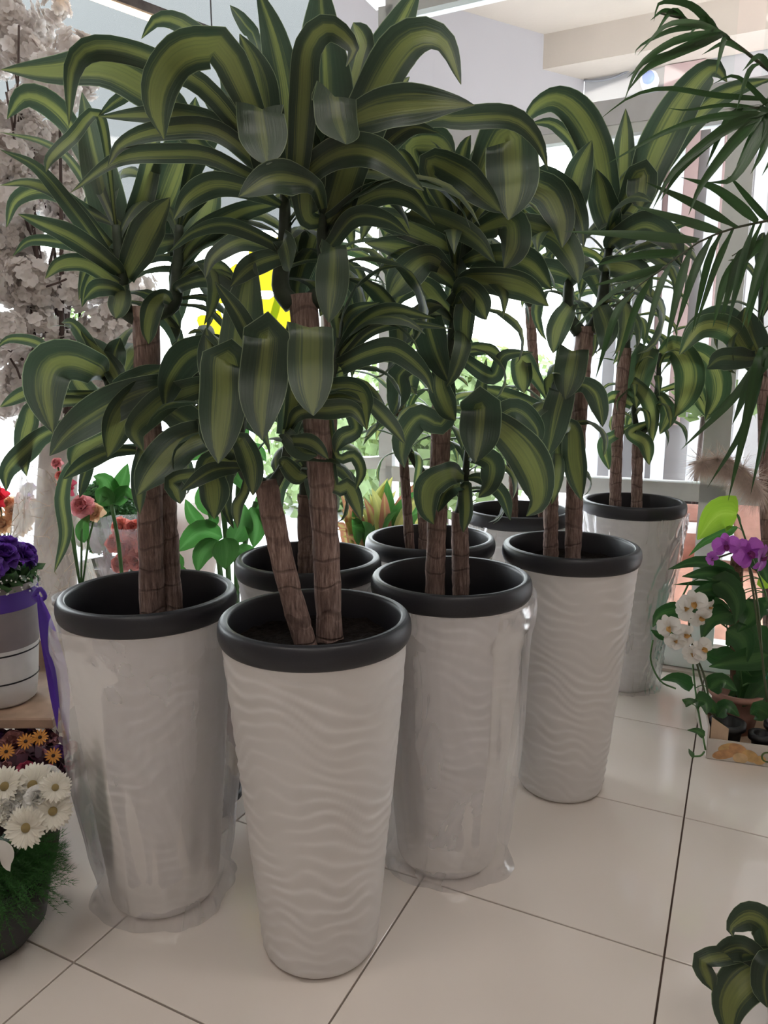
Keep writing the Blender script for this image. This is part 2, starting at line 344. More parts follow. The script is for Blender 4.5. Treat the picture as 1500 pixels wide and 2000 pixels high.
# cream soffit and beam
f0=cor+TX*3.4
pl=[cor,cor+D3*2.25,WP(T0,0,.10),WP(T1+1,0,.10),f0]
struct('ceiling_porch',prism(list(reversed([(p.x,p.y) for p in pl])),3.284,3.36),XM['cream'])
bp=OnP(1060,135,C2,N3); bp=Vector((bp.x,bp.y,0))
bw=(cor-bp).dot(TY)
q=MB(); q.bar(bp+TY*(bw/2)+Vector((0,0,3.19)),bp+TY*(bw/2)+TX*3.2+Vector((0,0,3.19)),bw,.19); struct('ceiling_beam',q,XM['cream'])
# pale rear facade with pink panels and white columns
q=MB(); q.bar(cor+TY*.08+Vector((0,0,1.62)),cor+TY*.08+TX*3.6+Vector((0,0,1.62)),.14,3.28)
fac=struct('wall_porch_rear',q,XM['pale'])
def facade(px0,px1,z0,z1,mat,name,off):
    A=OnP(px0,500,cor,TY); B=OnP(px1,500,cor,TY)
    s=MB(); s.bar(Vector((A.x,A.y,(z0+z1)/2))-TY*off,Vector((B.x,B.y,(z0+z1)/2))-TY*off,.03,z1-z0); part(name,s,mat,fac,False)
facade(1276,1352,1.0,3.09,XM['pink'],'panel',.012); facade(1380,1452,1.3,2.9,XM['pink'],'panel',.012)
for x in(1165,1215,1262,1300,1372,1462): facade(x,x+26,0,2.75,XM['white'],'column',.05)
# round white bracket light with blue lens and its cable
lp=OnP(1270,162,cor,TY)-TY*.04
t=thing('wall_lamp','small round white wall lamp with blue lens under the cream beam','lamp',lp)
Mq=Matrix.Translation(lp)@Matrix.Rotation(ROT,4,'Z')@Matrix.Rotation(R(90),4,'X')
def xf(mb,Mx): mb.v=[tuple(Mx@Vector(v)) for v in mb.v]; return mb
q=MB(); q.lathe([(.0,.05),(.035,.045),(.05,.02),(.052,-.04)],20); part('housing',xf(q,Mq),plain('lamp_white',(.8,.8,.8),.4),t)
q=MB(); q.lathe([(.0,.078),(.024,.076),(.034,.066),(.036,.04)],16); part('lens',xf(q,Mq),plain('lamp_blue',(.06,.16,.55),.3),t)
q=MB(); pts=[]
for i in range(13):
    s=i/12; x=1142+s*92; y=159-s*22+math.sin(s*math.pi)*9
    pts.append(OnP(x,y,cor,TY)-TY*.02)
q.tube(pts,.007,6); solo('cable',q,plain('cable_grey',(.25,.25,.27),.6),'grey cable sagging along the pale wall under the cream beam','cable')
# far pale blue facade seen past the blossom tree
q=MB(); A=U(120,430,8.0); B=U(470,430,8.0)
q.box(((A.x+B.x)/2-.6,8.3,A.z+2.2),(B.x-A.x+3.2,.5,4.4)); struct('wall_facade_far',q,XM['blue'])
# lettering
def letters(txt,size,Mx,mat,parent,name='lettering'):
    cu=bpy.data.curves.new(name,'FONT'); cu.body=txt; cu.size=size; cu.extrude=.001; cu.align_x='LEFT'
    o=bpy.data.objects.new(name,cu); C.objects.link(o); dg=bpy.context.evaluated_depsgraph_get()
    me=bpy.data.meshes.new_from_object(o.evaluated_get(dg)); bpy.data.objects.remove(o)
    me.materials.clear(); me.materials.append(mat); p=link(name,me,parent); p.matrix_basis=Mx; return p
RED=plain('red_lettering',(.5,.06,.07),.6)
FW=Matrix.Rotation(ROT,4,'Z')@Matrix.Rotation(R(90),4,'X')
hw=bpy.data.objects['wall_above_glazing']
p=OnP(740,10,P0,TY)-TY*.064; letters('SAM',.062,Matrix.Translation(p)@FW,RED,hw)
p=OnP(1389,107,cor,TY)-TY*.02; letters('A Y',.06,Matrix.Translation(p)@FW,RED,fac)
# housings and glowing panels for the added fill lamps, out of view overhead
for i,(lx,ly) in enumerate(FILL_LAMPS):
    t=thing('added_fill_lamp','slim white fill lamp panel, added out of view to brighten the floor','lamp',(lx,ly,3.6),'added fill lamps')
    q=MB(); q.box((lx,ly,3.63),(1.3,.4,.06),0,.006); part('housing',q,M['frame'],t,False)
    em,nt,b=newmat('fill_diffuser'); b.inputs['Emission Color'].default_value=(1,.93,.86,1); b.inputs['Emission Strength'].default_value=2.0
    q=MB(); q.box((lx,ly,3.597),(1.2,.3,.008)); part('diffuser',q,em,t,False)
# hanging light batten with a wire
zz=U(430,74,3.0).z; A=U(430,74,3.0); B=G(232,0,zz); B=A+(B-A)*1.5
t=thing('batten_light','long grey hanging batten light with warm strip, above the white blossoms','lamp',tuple(A))
q=MB(); q.bar(A,B,.05,.03); part('batten',q,plain('batten_grey',(.17,.155,.155),.7,var=.3,scale=30),t,False)
lm,nt,b=newmat('warm_strip'); b.inputs['Emission Color'].default_value=(1,.72,.45,1); b.inputs['Emission Strength'].default_value=1.2; b.inputs['Base Color'].default_value=(.8,.7,.6,1)
dn=Vector((0,0,-.021)); q=MB(); q.bar(A+dn,B+dn,.022,.012); part('light_strip',q,lm,t,False)
wt=A+(B-A)*.06; q=MB(); q.tube([wt,Vector((wt.x,wt.y,3.66))],.003,6); part('suspension_wire',q,plain('wire',(.2,.2,.22),.5),t)

# ------------------------------------------------------------------ planters
def planter_mesh():
    mb=MB(); seg,nz=128,230; H0,H1=0.0,.765; P=[]; uv=[]
    for j in range(nz+1):
        z=H0+(H1-H0)*j/nz; s=z/H1
        r=.131+.069*s**.95
        if z<.018: r-= .012*(1-(z/.018))**2
        for k in range(seg+1):
            th=2*math.pi*k/seg
            ph=z/.036+1.0*math.sin(th*2+.6+z*2)+.42*math.sin(th*3+z*11)+.32*math.sin(th*5-z*16)+.22*math.sin(th*9+z*23)
            f=ph-math.floor(ph)
            rg=smo(0,.75,f)*(1-smo(.75,1,f))
            amp=.0030*(.35+.65*(.5+.5*math.sin(th*2-z*11+1.2*math.sin(z*17+th*3))))*smo(0,.03,z)*smo(0,.03,H1-z)
            rr=r+amp*rg
            P.append((rr*math.cos(th),rr*math.sin(th),z)); uv.append((k/seg,s))
    mb.grid(P,seg+1,nz+1,uv)
    mb.add([(0,0,0)]+[( .119*math.cos(2*math.pi*k/32),.119*math.sin(2*math.pi*k/32),0) for k in range(32)],[(0,(k+1)%32+1,k+1) for k in range(32)])
    return mb.mesh('planter_body',M['planter'])
PBODY=planter_mesh()
q=MB(); pr=[]
for i in range(15):
    a=R(-95+190*i/14); pr.append((.1975+.0125*math.cos(a)*.9,.772+.026*math.sin(a)))
pr+= [(.1955,.799),(.191,.797),(.1885,.7985),(.186,.796),(.184,.79),(.178,.72),(.172,.62)]
q.lathe([(.19,.748)]+pr,96); PRIM=q.mesh('rim',M['rim'])
def soil_mesh(z0,seed):
    mb=MB(); n=26; P=[]
    for j in range(n):
        r=.176*j/(n-1)
        for k in range(49):
            th=2*math.pi*k/48; x,y=r*math.cos(th),r*math.sin(th)
            h=noise.fractal(Vector((x*24+seed,y*24,0)),.8,2.1,5)*.009+noise.noise(Vector((x*8+seed,y*8,3)))*.008
            P.append((x,y,z0+h))
    mb.grid(P,49,n); return mb.mesh('soil',M['soil'])
def wrap_mesh(kind,seed):
    mb=MB(); seg,nz=160,90; P=[]
    for j in range(nz+1):
        s=j/nz; z=.752*(1-s)
        for k in range(seg+1):
            th=2*math.pi*k/seg; c,sn=math.cos(th),math.sin(th)
            if kind=='loose':
                base=.131+.069*(z/.765); r=max(base+.010,.205-.03*smo(.45,.9,s)); 
                r+= .012*smo(.08,.0,abs(s-.07)) if s<.16 else 0
                r-= .022*smo(.82,.97,s); r+=.035*smo(.93,1.0,s)*(.5+1.1*noise.noise(Vector((c*1.3+seed,sn*1.3,0))))
                w=noise.noise(Vector((c*2.2+seed,sn*2.2,z*1.4)))*.016+noise.noise(Vector((c*6+seed,sn*6,z*2.2)))*.006*(.4+s)*(1-smo(.85,.95,s))
                w+=abs(noise.noise(Vector((c*5+seed,sn*5,z*26))))*.011*smo(.2,.02,s)+abs(noise.noise(Vector((c*2.2,sn*2.2+seed,z*6))))*.02*smo(.8,1,s)
                d_=(r+w)-(base+.013); r=base+.013+.5*(d_+math.sqrt(d_*d_+.0002))
            else:
                base=.131+.069*(z/.765); ang=noise.noise(Vector((c*3+seed,sn*3,z*3+th*.3)))
                rd=abs(noise.noise(Vector((c*4+seed+z*5,sn*4-z*4,z*3))))
                r=base+.010+.016*smo(.25,.0,rd)*(.5+.5*ang)+.008*abs(noise.noise(Vector((c*9,sn*9+seed,z*9))))+.012*smo(.95,1,s)
            zz=max(.0015,z+ (noise.noise(Vector((c*3,sn*3,seed)))*.006 if s<.03 else 0))
            P.append((r*c,r*sn,zz))
    mb.grid(P,seg+1,nz+1); return mb.mesh('plastic_wrap',M['film'] if kind=='loose' else M['film_light'])

# ------------------------------------------------------------------ leaves
def catmull(pts,n):
    P=[pts[0]*2-pts[1]]+list(pts)+[pts[-1]*2-pts[-2]]
    L=[0]
    for i in range(1,len(pts)): L.append(L[-1]+(pts[i]-pts[i-1]).length)
    out=[]; tot=L[-1]
    for k in range(n+1):
        d=tot*k/n; i=1
        while i<len(L)-1 and L[i]<d: i+=1
        t=(d-L[i-1])/max(1e-9,L[i]-L[i-1]); a,b,c_,e=P[i-1],P[i],P[i+1],P[i+2]
        out.append(.5*((2*b)+(c_-a)*t+(2*a-5*b+4*c_-e)*t*t+(3*b-a-3*c_+e)*t*t*t))
    return out,[l/tot for l in L]
def ribbon(path,side,wid,m=4,fold=.12,wave=.0,ph=0.0,nwave=3.0,mb=None):
    mb=mb or MB(); n=len(path); P=[]; uv=[]
    for i in range(n):
        t=(path[min(i+1,n-1)]-path[max(i-1,0)]).normalized(); s=side[i]; s=(s-t*s.dot(t)).normalized(); nn=s.cross(t)
        v=i/(n-1)
        for k in range(m+1):
            a=2*k/m-1; W=wid[i]/2
            off=fold*W*2*(a*a-.33)+ wave*W*2*abs(a)**2*math.sin(nwave*2*math.pi*v+ph+(1.3 if a>0 else 0))
            P.append(path[i]+s*(a*W)+nn*off); uv.append((k/m,v))
    mb.grid(P,m+1,n,uv); return mb
def lance(t,peak=.5,b0=.3):
    if t<peak: return b0+(1-b0)*smo(0,peak,t)
    u=(t-peak)/(1-peak); return max(.02,(1-u**2.1)**.95)
def proto_leaf(L,W,rise,droop,twist,seed,mat,n=12):
    rnd=random.Random(seed); path=[]; side=[]; wid=[]
    x=z=0.0; ang=rise
    for i in range(n+1):
        s=i/n; path.append(Vector((x,math.sin(s*2.2+seed)*.02*s,z)))
        ang=rise-droop*s**1.35
        x+=L/n*math.cos(ang); z+=L/n*math.sin(ang)
        a=twist*s; side.append(Vector((0,math.cos(a),math.sin(a)))); wid.append(W*lance(s,.52,.28))
    return ribbon(path,side,wid,4,.13,.07,rnd.random()*6).mesh('leaf',mat)
PROTO=[proto_leaf(1.0,.155+.02*(k%3),R(62-7*k),R(95+14*k),R((-30,25,10,-15,35,-5,15,-25)[k]),k*3+1,M['drac']) for k in range(8)]
PROTOP=[proto_leaf(1.0,.145,R(60-8*k),R(100+15*k),R((-30,25,10,-15)[k%4]),k*5+2,M['drac_pale']) for k in range(5)]
class Plant: pass
def hero(plant,shoot,W,d0,d1,pts,b=.75,roll=None,mat=None,m=6,n=24):
    rnd=plant.rnd; Y=plant.Y; sh=plant.shoots[shoot]; k=len(pts)
    P=[U(x,y,Y+sh['dy']+d0+(d1-d0)*(i/(k-1))**1.2) for i,(x,y) in enumerate(pts)]
    best=min(sh['path'],key=lambda q:(q-P[0]).length+.25*max(0,q.z-P[0].z+.02))
    pre=(best-P[0]).length>.025
    ctrl=([best]+P) if pre else P
    path,ks=catmull(ctrl,n)
    Wm=1.1*W*pxm(P[k//2]); s1=ks[1] if pre else 0.0
    rl=R(roll if roll is not None else rnd.uniform(-16,16)); tw=R(rnd.uniform(-38,38)) if b<.92 else 0.0; side=[]; wid=[]
    for i,p in enumerate(path):
        t=(path[min(i+1,n)]-path[max(i-1,0)]).normalized(); v=(CAM-p).normalized(); s=t.cross(v)
        s=s.normalized() if s.length>.05 else Vector((1,0,0))
        nn=s.cross(t); ra=rl+tw*(i/n); side.append((s*math.cos(ra)+nn*math.sin(ra)))
        f=i/n; u=max(0,(f-s1)/(1-s1)) if s1<1 else f
        if f<s1: ww=.28+(b-.28)*smo(0,s1,f)
        else:
            pk=.38; ww=b+(1-b)*smo(0,pk,u) if u<pk else max(.02,(1-((u-pk)/(1-pk))**2.2)**.9)
        wid.append(Wm*ww/max(.6,math.cos(rl)))
    for i in range(1,len(side)):
        if side[i].dot(side[i-1])<0: side[i]=-side[i]
    mb=ribbon(path,side,wid,m,rnd.uniform(.04,.13),rnd.uniform(.04,.10),rnd.random()*6,rnd.uniform(1.5,3))
    o=part('leaf',mb,mat or plant.mat,sh['obj']); plant.nl+=1; return o
def fill(plant,shoot,n,L=.36,az=None,zr=(0,1),elev=(5,62),protos=None,seed=0):
    rnd=random.Random(plant.seed*31+seed+len(shoot)*7); sh=plant.shoots[shoot]; path=sh['path']; pr=protos or (PROTOP if plant.mat==M['drac_pale'] else PROTO)
    for i in range(n):
        f=zr[0]+(zr[1]-zr[0])*(i+.5)/n; q=path[min(len(path)-1,int(f*(len(path)-1)+.5))]
        a=i*2.39996+rnd.uniform(-.35,.35) if az is None else R(rnd.uniform(*az))
        ln=L*rnd.uniform(.75,1.12)*(1-.25*abs(f-.45)); e=elev[0]+(elev[1]-elev[0])*f+rnd.uniform(-12,12)
        k=min(len(pr)-1,max(0,int((1-f)*len(pr)+rnd.uniform(-1.2,1.2))))
        base=(62-7*k) if pr is PROTO else (60-8*k)
        Mx=Matrix.Translation(q)@Matrix.Rotation(a,4,'Z')@Matrix.Rotation(-R(e-base*.6),4,'Y')@Matrix.Rotation(R(rnd.uniform(-25,25)),4,'X')@Matrix.Diagonal((ln,ln*rnd.uniform(.85,1.2),ln,1))
        place('leaf',pr[k],Mx,sh['obj']); plant.nl+=1
def cane_mesh(a,b,r,seed,bend=None):
    n=34; pts=[a,(a+b)/2+(bend or Vector((0,0,0))),b]; path,_=catmull(pts,n); rad=[]
    rings=[0]; rr=random.Random(seed)
    while rings[-1]<1: rings.append(rings[-1]+rr.uniform(.06,.13))
    for i in range(n+1):
        s=i/n; d=min(abs(s-x) for x in rings)
        rad.append(r*(1+.05*noise.noise(Vector((s*6,seed,0)))-.07*smo(.016,0,d)+(.05 if s<.05 else 0)))
    mb=MB(); mb.tube(path,rad,20); 
    mb.v=[tuple(Vector(v)+Vector((noise.noise(Vector(v)*38),noise.noise(Vector(v)*38+Vector((9,0,0))),0))*.0022) for v in mb.v]
    return mb
def dracaena(seed,xy,label,soilz,wrap=None,canes=(),shoots={},mat=None,group='tall white planters with dracaenas'):
    p=Plant(); p.seed=seed; p.rnd=random.Random(seed); p.Y=xy[1]; p.mat=mat or M['drac']; p.nl=0
    t=thing('potted_dracaena',label,'potted plant',(xy[0],xy[1],0),group); p.root=t
    Mx=Matrix.Translation((xy[0],xy[1],0))@Matrix.Rotation(seed*1.37,4,'Z')
    pb=place('planter',PBODY,Mx,t)
    def sub(name,me):
        o=link(name,me,pb); return o
    sub('rim',PRIM); sub('soil',soil_mesh(soilz,seed*5.3))
    if wrap: sub('plastic_wrap',wrap_mesh(wrap,seed*3.1))
    p.canes=[]
    for i,(pts,wpx,dy) in enumerate(canes):
        base=U(pts[0][0],pts[0][1],p.Y+dy); top=U(pts[-1][0],pts[-1][1],p.Y+dy)
        # root the cane in the soil
        d=(base-top).normalized(); k=(base.z-(soilz-.03))/max(.2,-d.z); base=base+d*max(0,k)
        mid=U(pts[1][0],pts[1][1],p.Y+dy) if len(pts)>2 else None
        bend=(mid-(base+top)/2) if mid else None
        if bend: bend=Vector((bend.x,0,0))
        p.canes.append(part('cane',cane_mesh(base,top,wpx/2*pxm(top),seed*10+i,bend),M['bark'],t))
    p.shoots={}
    for nm,(pts,dy,w0) in shoots.items():
        path,_=catmull([U(x,y,p.Y+dy) for x,y in pts],14); mb=MB(); r0=w0/2*pxm(path[0])
        mb.tube(path,[r0*(1-.55*i/14) for i in range(15)],10); o=part('shoot',mb,M['stem'],t)
        p.shoots[nm]={'path':path[3:],'dy':dy,'obj':o}
    return p
# ------------------------------------------------------------------ the eight dracaenas
A=dracaena(1,(-.567,1.705),'dracaena in white planter loosely bagged in clear film, beside the white gerberas',.66,'loose',
  canes=[([(297,1178),(288,880),(285,600)],52,0),([(335,1175),(318,915)],44,.05)],
  shoots={'a1':([(272,622),(244,604),(238,545),(226,440)],0,34),'a2':([(302,612),(338,594),(346,540),(350,440)],.02,34),
          'l1':([(318,925),(285,860),(232,800),(205,735)],.05,26),'l2':([(318,925),(345,865),(372,800),(380,730)],.05,26)})
B=dracaena(2,(-.149,1.525),'dracaena with one leaning cane in unwrapped wavy white planter between two bagged planters',.735,None,
  canes=[([(640,1208),(628,900),(590,575)],56,.02),([(592,1236),(556,1080),(518,938)],47,-.02)],
  shoots={'b1':([(572,596),(548,560),(556,470),(556,370)],.02,40),'b2':([(606,590),(638,560),(632,470),(634,360)],.02,40),
          'b3':([(616,752),(644,738),(656,705),(662,660)],.03,22),'b4':([(514,948),(478,922),(468,860),(474,780)],-.02,30),'b5':([(534,946),(556,905),(562,840)],-.01,26)})
Cc=dracaena(3,(-.216,2.045),'dracaena with one thin cane in white planter behind the planter with leaning cane',.68,None,
  canes=[([(597,1120),(597,965)],32,0),([(640,1110),(648,560)],30,.03)],
  shoots={'c1':([(597,970),(596,930),(598,880)],0,26),'c2':([(648,565),(655,500),(660,420)],.03,26)})
D=dracaena(4,(.174,1.85),'dracaena in white planter bagged in crumpled clear film, between two unwrapped planters',.685,'loose',
  canes=[([(850,1148),(855,960),(866,740)],40,0),([(900,1148),(898,1000)],34,.01)],
  shoots={'d1':([(868,750),(880,680),(888,580),(892,450)],0,24),'d2':([(898,1005),(908,940),(914,860)],.01,22)})
Ee=dracaena(5,(.148,2.31),'dracaena in white planter hidden behind the crumpled bagged planter',.715,None,
  canes=[([(830,1062),(826,920)],26,0),([(852,1062),(850,880)],20,.02),([(800,1062),(770,640)],20,.03)],
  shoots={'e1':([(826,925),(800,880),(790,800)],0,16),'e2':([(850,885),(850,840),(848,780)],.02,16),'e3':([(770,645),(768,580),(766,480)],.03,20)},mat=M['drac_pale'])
Ff=dracaena(6,(.573,2.2),'dracaena with two canes in unwrapped wavy white planter beside the orchid crate',.735,None,
  canes=[([(1076,1074),(1076,938)],30,0),([(1120,1080),(1128,840),(1143,638)],34,-.01)],
  shoots={'f1':([(1132,648),(1112,620),(1110,560),(1116,470)],-.01,28),'f2':([(1152,646),(1172,612),(1182,540),(1195,440)],-.01,28),'f3':([(1076,945),(1082,880),(1078,790)],0,24)})
P7=dracaena(7,(.52,2.81),'dracaena in tightly wrapped white planter behind two others near the window post',.715,'tight',
  canes=[([(1003,1012),(1003,930)],18,0),([(1060,1012),(1035,600)],20,.02)],
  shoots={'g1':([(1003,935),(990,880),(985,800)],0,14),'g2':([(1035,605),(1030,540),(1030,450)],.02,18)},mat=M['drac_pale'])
P8=dracaena(8,(1.035,3.01),'dracaena with two slim canes in glossy film-wrapped white planter at the glazing',.725,'tight',
  canes=[([(1203,990),(1206,840),(1221,680)],24,0),([(1243,990),(1246,845)],22,0)],
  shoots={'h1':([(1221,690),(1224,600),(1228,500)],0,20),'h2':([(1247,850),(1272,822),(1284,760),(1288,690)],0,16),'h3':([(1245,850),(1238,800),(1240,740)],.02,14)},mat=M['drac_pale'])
def HL(pl,rows):
    for r in rows: hero(pl,r[0],r[1],r[2],r[3],r[4],*(r[5:]))
# plant A, upper crown then lower crown
HL(A,[('a1',66,.02,.06,[(232,520),(215,420),(185,300),(160,180)]),('a1',32,-.02,-.10,[(230,530),(150,420),(75,330),(0,292)]),
 ('a1',40,-.04,-.16,[(222,520),(140,462),(35,418)]),('a1',26,.0,-.05,[(215,480),(130,390),(60,358),(0,362)]),('a1',30,.02,.0,[(170,412),(90,372),(32,390),(12,445)]),
 ('a1',17,.05,.1,[(230,480),(150,330),(90,280),(0,258)]),('a1',46,.08,.10,[(152,272),(100,205),(48,188),(14,232)]),
 ('a1',26,-.1,-.2,[(196,230),(140,270),(100,308),(90,336)]),('a1',62,.0,-.12,[(245,540),(290,450),(332,386)],.6),('a2',86,.08,.05,[(290,470),(330,380),(372,260),(382,190)],.6),
 ('a1',32,-.02,-.14,[(230,556),(170,516),(120,516),(88,544)]),('a1',32,-.05,-.1,[(228,566),(190,562),(163,586)]),('a1',38,-.03,-.08,[(238,560),(232,595),(226,622)]),
 ('a1',30,.04,.0,[(228,500),(195,520),(170,560),(160,600)]),('a2',40,-.06,-.16,[(320,580),(300,595),(288,640),(290,672)]),('a2',42,.0,.02,[(345,540),(380,470),(470,415),(560,395)]),
 ('a2',30,-.05,-.15,[(350,560),(400,545),(450,560),(470,600)]),('a2',28,.0,-.1,[(350,540),(420,520),(470,560)]),('a2',50,.05,.1,[(350,500),(400,420),(420,330)]),
 ('a1',40,.05,.1,[(240,480),(280,380),(300,280),(290,240)]),('a1',24,.0,-.1,[(235,500),(130,475),(60,470),(25,500)]),
 ('l1',80,-.1,-.2,[(188,722),(140,704),(100,716),(88,768),(103,845)]),('l2',68,-.14,-.28,[(310,757),(220,790),(140,842),(97,890)]),
 ('l2',40,-.1,-.12,[(240,758),(275,738),(328,716)]),('l2',58,-.14,-.25,[(288,762),(245,800),(222,850),(210,893)]),
 ('l1',46,-.02,.02,[(232,752),(205,700),(158,645)],.6),('l1',20,-.02,-.05,[(117,698),(70,668),(20,662),(-8,680)]),('l1',26,-.05,-.08,[(88,772),(50,768),(0,795)]),
 ('l1',38,-.08,-.12,[(80,790),(56,830),(46,880),(52,930)]),('l1',40,-.1,-.15,[(102,842),(50,880),(14,920),(12,960)]),('l1',44,-.05,-.1,[(190,862),(160,880),(138,912)]),
 ('l1',30,-.1,-.15,[(190,885),(165,930),(155,972)]),('l1',30,-.12,-.2,[(228,880),(170,902),(122,936)]),('l1',26,-.04,-.1,[(150,900),(122,965),(128,1045),(106,1118)]),
 ('l2',78,-.16,-.28,[(405,845),(350,870),(300,922),(267,968)]),('l2',66,-.1,-.2,[(432,680),(370,692),(330,745),(322,800)]),('l2',56,-.12,-.25,[(395,756),(335,776),(296,805),(262,842),(280,882)]),
 ('l1',40,.0,.05,[(215,740),(225,690),(235,660)]),('l1',44,-.0,-.03,[(150,735),(175,780),(190,830)]),('l2',60,-.05,-.1,[(330,800),(370,830),(385,880)]),('l1',30,0,.05,[(205,735),(150,640),(120,630)]),('l1',30,-.08,-.2,[(280,880),(272,940),(273,1005)])])
HL(B,[('b2',114,.02,-.02,[(634,400),(640,280),(634,130),(622,-60)],.7,6),('b1',66,.0,-.03,[(560,340),(560,210),(540,90),(500,-30)]),
 ('b1',72,-.05,-.08,[(522,330),(512,220),(500,135),(468,66)],.7),('b1',27,.1,.12,[(505,100),(480,50),(449,10)]),('b1',88,-.12,-.2,[(510,218),(514,262),(522,322)],.95,0),
 ('b1',56,-.1,-.2,[(580,340),(592,200),(602,95),(642,54),(690,92),(676,130)]),('b2',86,-.12,-.2,[(650,196),(660,236),(676,282)],.9,0),
 ('b2',90,-.02,-.15,[(650,420),(690,300),(740,170),(800,82),(862,82),(900,165)],.8),('b2',70,.08,.12,[(680,310),(720,170),(780,50),(822,-30)]),
 ('b2',76,-.1,-.2,[(650,270),(720,222),(825,204),(927,206)],.4),('b2',40,.06,.1,[(820,240),(900,232),(985,228),(1026,246),(1055,285),(1070,332)]),
 ('b2',64,-.14,-.24,[(615,365),(570,350),(525,352),(466,384)],.5),('b2',58,-.08,-.18,[(600,345),(660,298),(735,300),(828,372)]),
 ('b1',46,-.06,-.16,[(490,372),(420,360),(370,385),(338,430)]),('b1',34,-.05,-.15,[(490,345),(410,306),(330,300),(230,312),(138,376)]),
 ('b1',42,-.02,-.1,[(525,340),(430,252),(350,226),(280,224),(192,228)]),('b1',38,-.05,-.15,[(515,330),(420,256),(310,256),(238,282),(210,326)]),
 ('b1',52,0,.02,[(512,315),(445,225),(385,158)]),('b1',84,.04,.05,[(525,340),(485,210),(425,95)],.6),('b1',36,.06,.1,[(470,160),(370,56),(310,38),(276,76)]),
 ('b1',88,-.14,-.26,[(450,118),(410,94),(352,106),(312,156),(304,215),(320,272)],.8,10),('b1',70,.0,-.1,[(400,300),(340,215),(278,168),(200,132),(100,138),(2,136)],.5),
 ('b1',48,-.06,-.16,[(420,190),(330,132),(250,98),(180,92),(142,132),(134,248)],.8),('b1',22,.05,.05,[(300,180),(240,190),(192,226)]),
 ('b2',36,-.02,-.1,[(645,480),(690,425),(750,428),(800,460)]),('b2',60,-.1,-.14,[(650,485),(648,560),(642,630)],.8),('b1',42,-.08,-.14,[(553,470),(562,500),(566,530)],.9),
 ('b1',32,-.06,-.15,[(540,480),(450,440),(380,452),(330,492)]),('b2',50,.05,.08,[(700,120),(705,80),(690,44)]),('b2',46,-.02,-.08,[(650,430),(730,380),(800,385),(850,440)]),
 ('b1',40,.0,-.06,[(560,490),(480,470),(420,500),(400,545)]),('b2',44,.03,.05,[(660,420),(740,300),(800,250),(860,260)]),('b1',40,-.04,-.1,[(550,500),(490,520),(450,560)]),
 ('b2',70,-.03,-.1,[(600,420),(600,320),(590,220)],.6),('b2',60,.05,.08,[(690,330),(720,270),(750,200),(800,150)]),
 ('b3',32,.0,-.06,[(656,712),(700,640),(760,606),(850,622)]),('b3',19,-.02,-.06,[(660,712),(720,650),(790,632),(882,642)]),('b3',44,-.02,-.08,[(664,716),(720,690),(772,684),(828,728),(846,768)]),
 ('b3',26,.03,.05,[(650,700),(680,615),(742,590)]),('b3',48,-.04,-.1,[(642,756),(690,758),(710,782),(717,842)]),('b5',36,-.08,-.14,[(585,806),(640,800),(690,800),(714,836)]),
 ('b5',29,-.06,-.1,[(575,860),(610,865),(642,897)]),('b3',34,-.02,-.05,[(718,784),(756,820),(792,868)]),('b3',34,-.02,-.05,[(696,830),(668,855),(654,884)]),
 ('b3',23,-.02,-.04,[(655,886),(690,890),(706,920),(694,958)]),('b3',31,-.02,-.03,[(648,940),(680,950),(695,980),(706,1016)]),
 ('b4',84,-.16,-.24,[(440,702),(436,770),(430,845),(426,905)],.95,0),('b4',88,-.18,-.26,[(520,655),(515,735),(510,795),(512,860)],.95,0),('b5',84,-.2,-.28,[(602,645),(606,715),(608,765),(612,812)],.95,0),
 ('b4',78,-.04,-.02,[(468,790),(468,690),(478,590),(492,494)],.6),('b4',36,-.1,-.16,[(500,700),(470,620),(420,550)]),('b4',31,-.06,-.14,[(452,914),(410,922),(353,960)]),
 ('b4',58,-.06,-.1,[(412,905),(416,960),(418,1014)],.8),('b4',36,-.02,-.04,[(345,935),(345,960),(352,984)],.9),('b4',24,-.05,-.08,[(478,960),(462,990),(464,1032)]),
 ('b4',46,-.08,-.14,[(470,860),(490,910),(494,968)],.8),('b5',40,-.04,-.1,[(560,850),(590,880),(620,890)]),('b4',60,0,.04,[(465,800),(420,720),(402,640)]),('b5',50,.0,.02,[(560,850),(570,780),(560,700)]),('b4',50,-.04,-.08,[(455,880),(420,850),(395,800)]),
 ('b5',34,-.05,-.1,[(556,905),(580,930),(600,930)])])
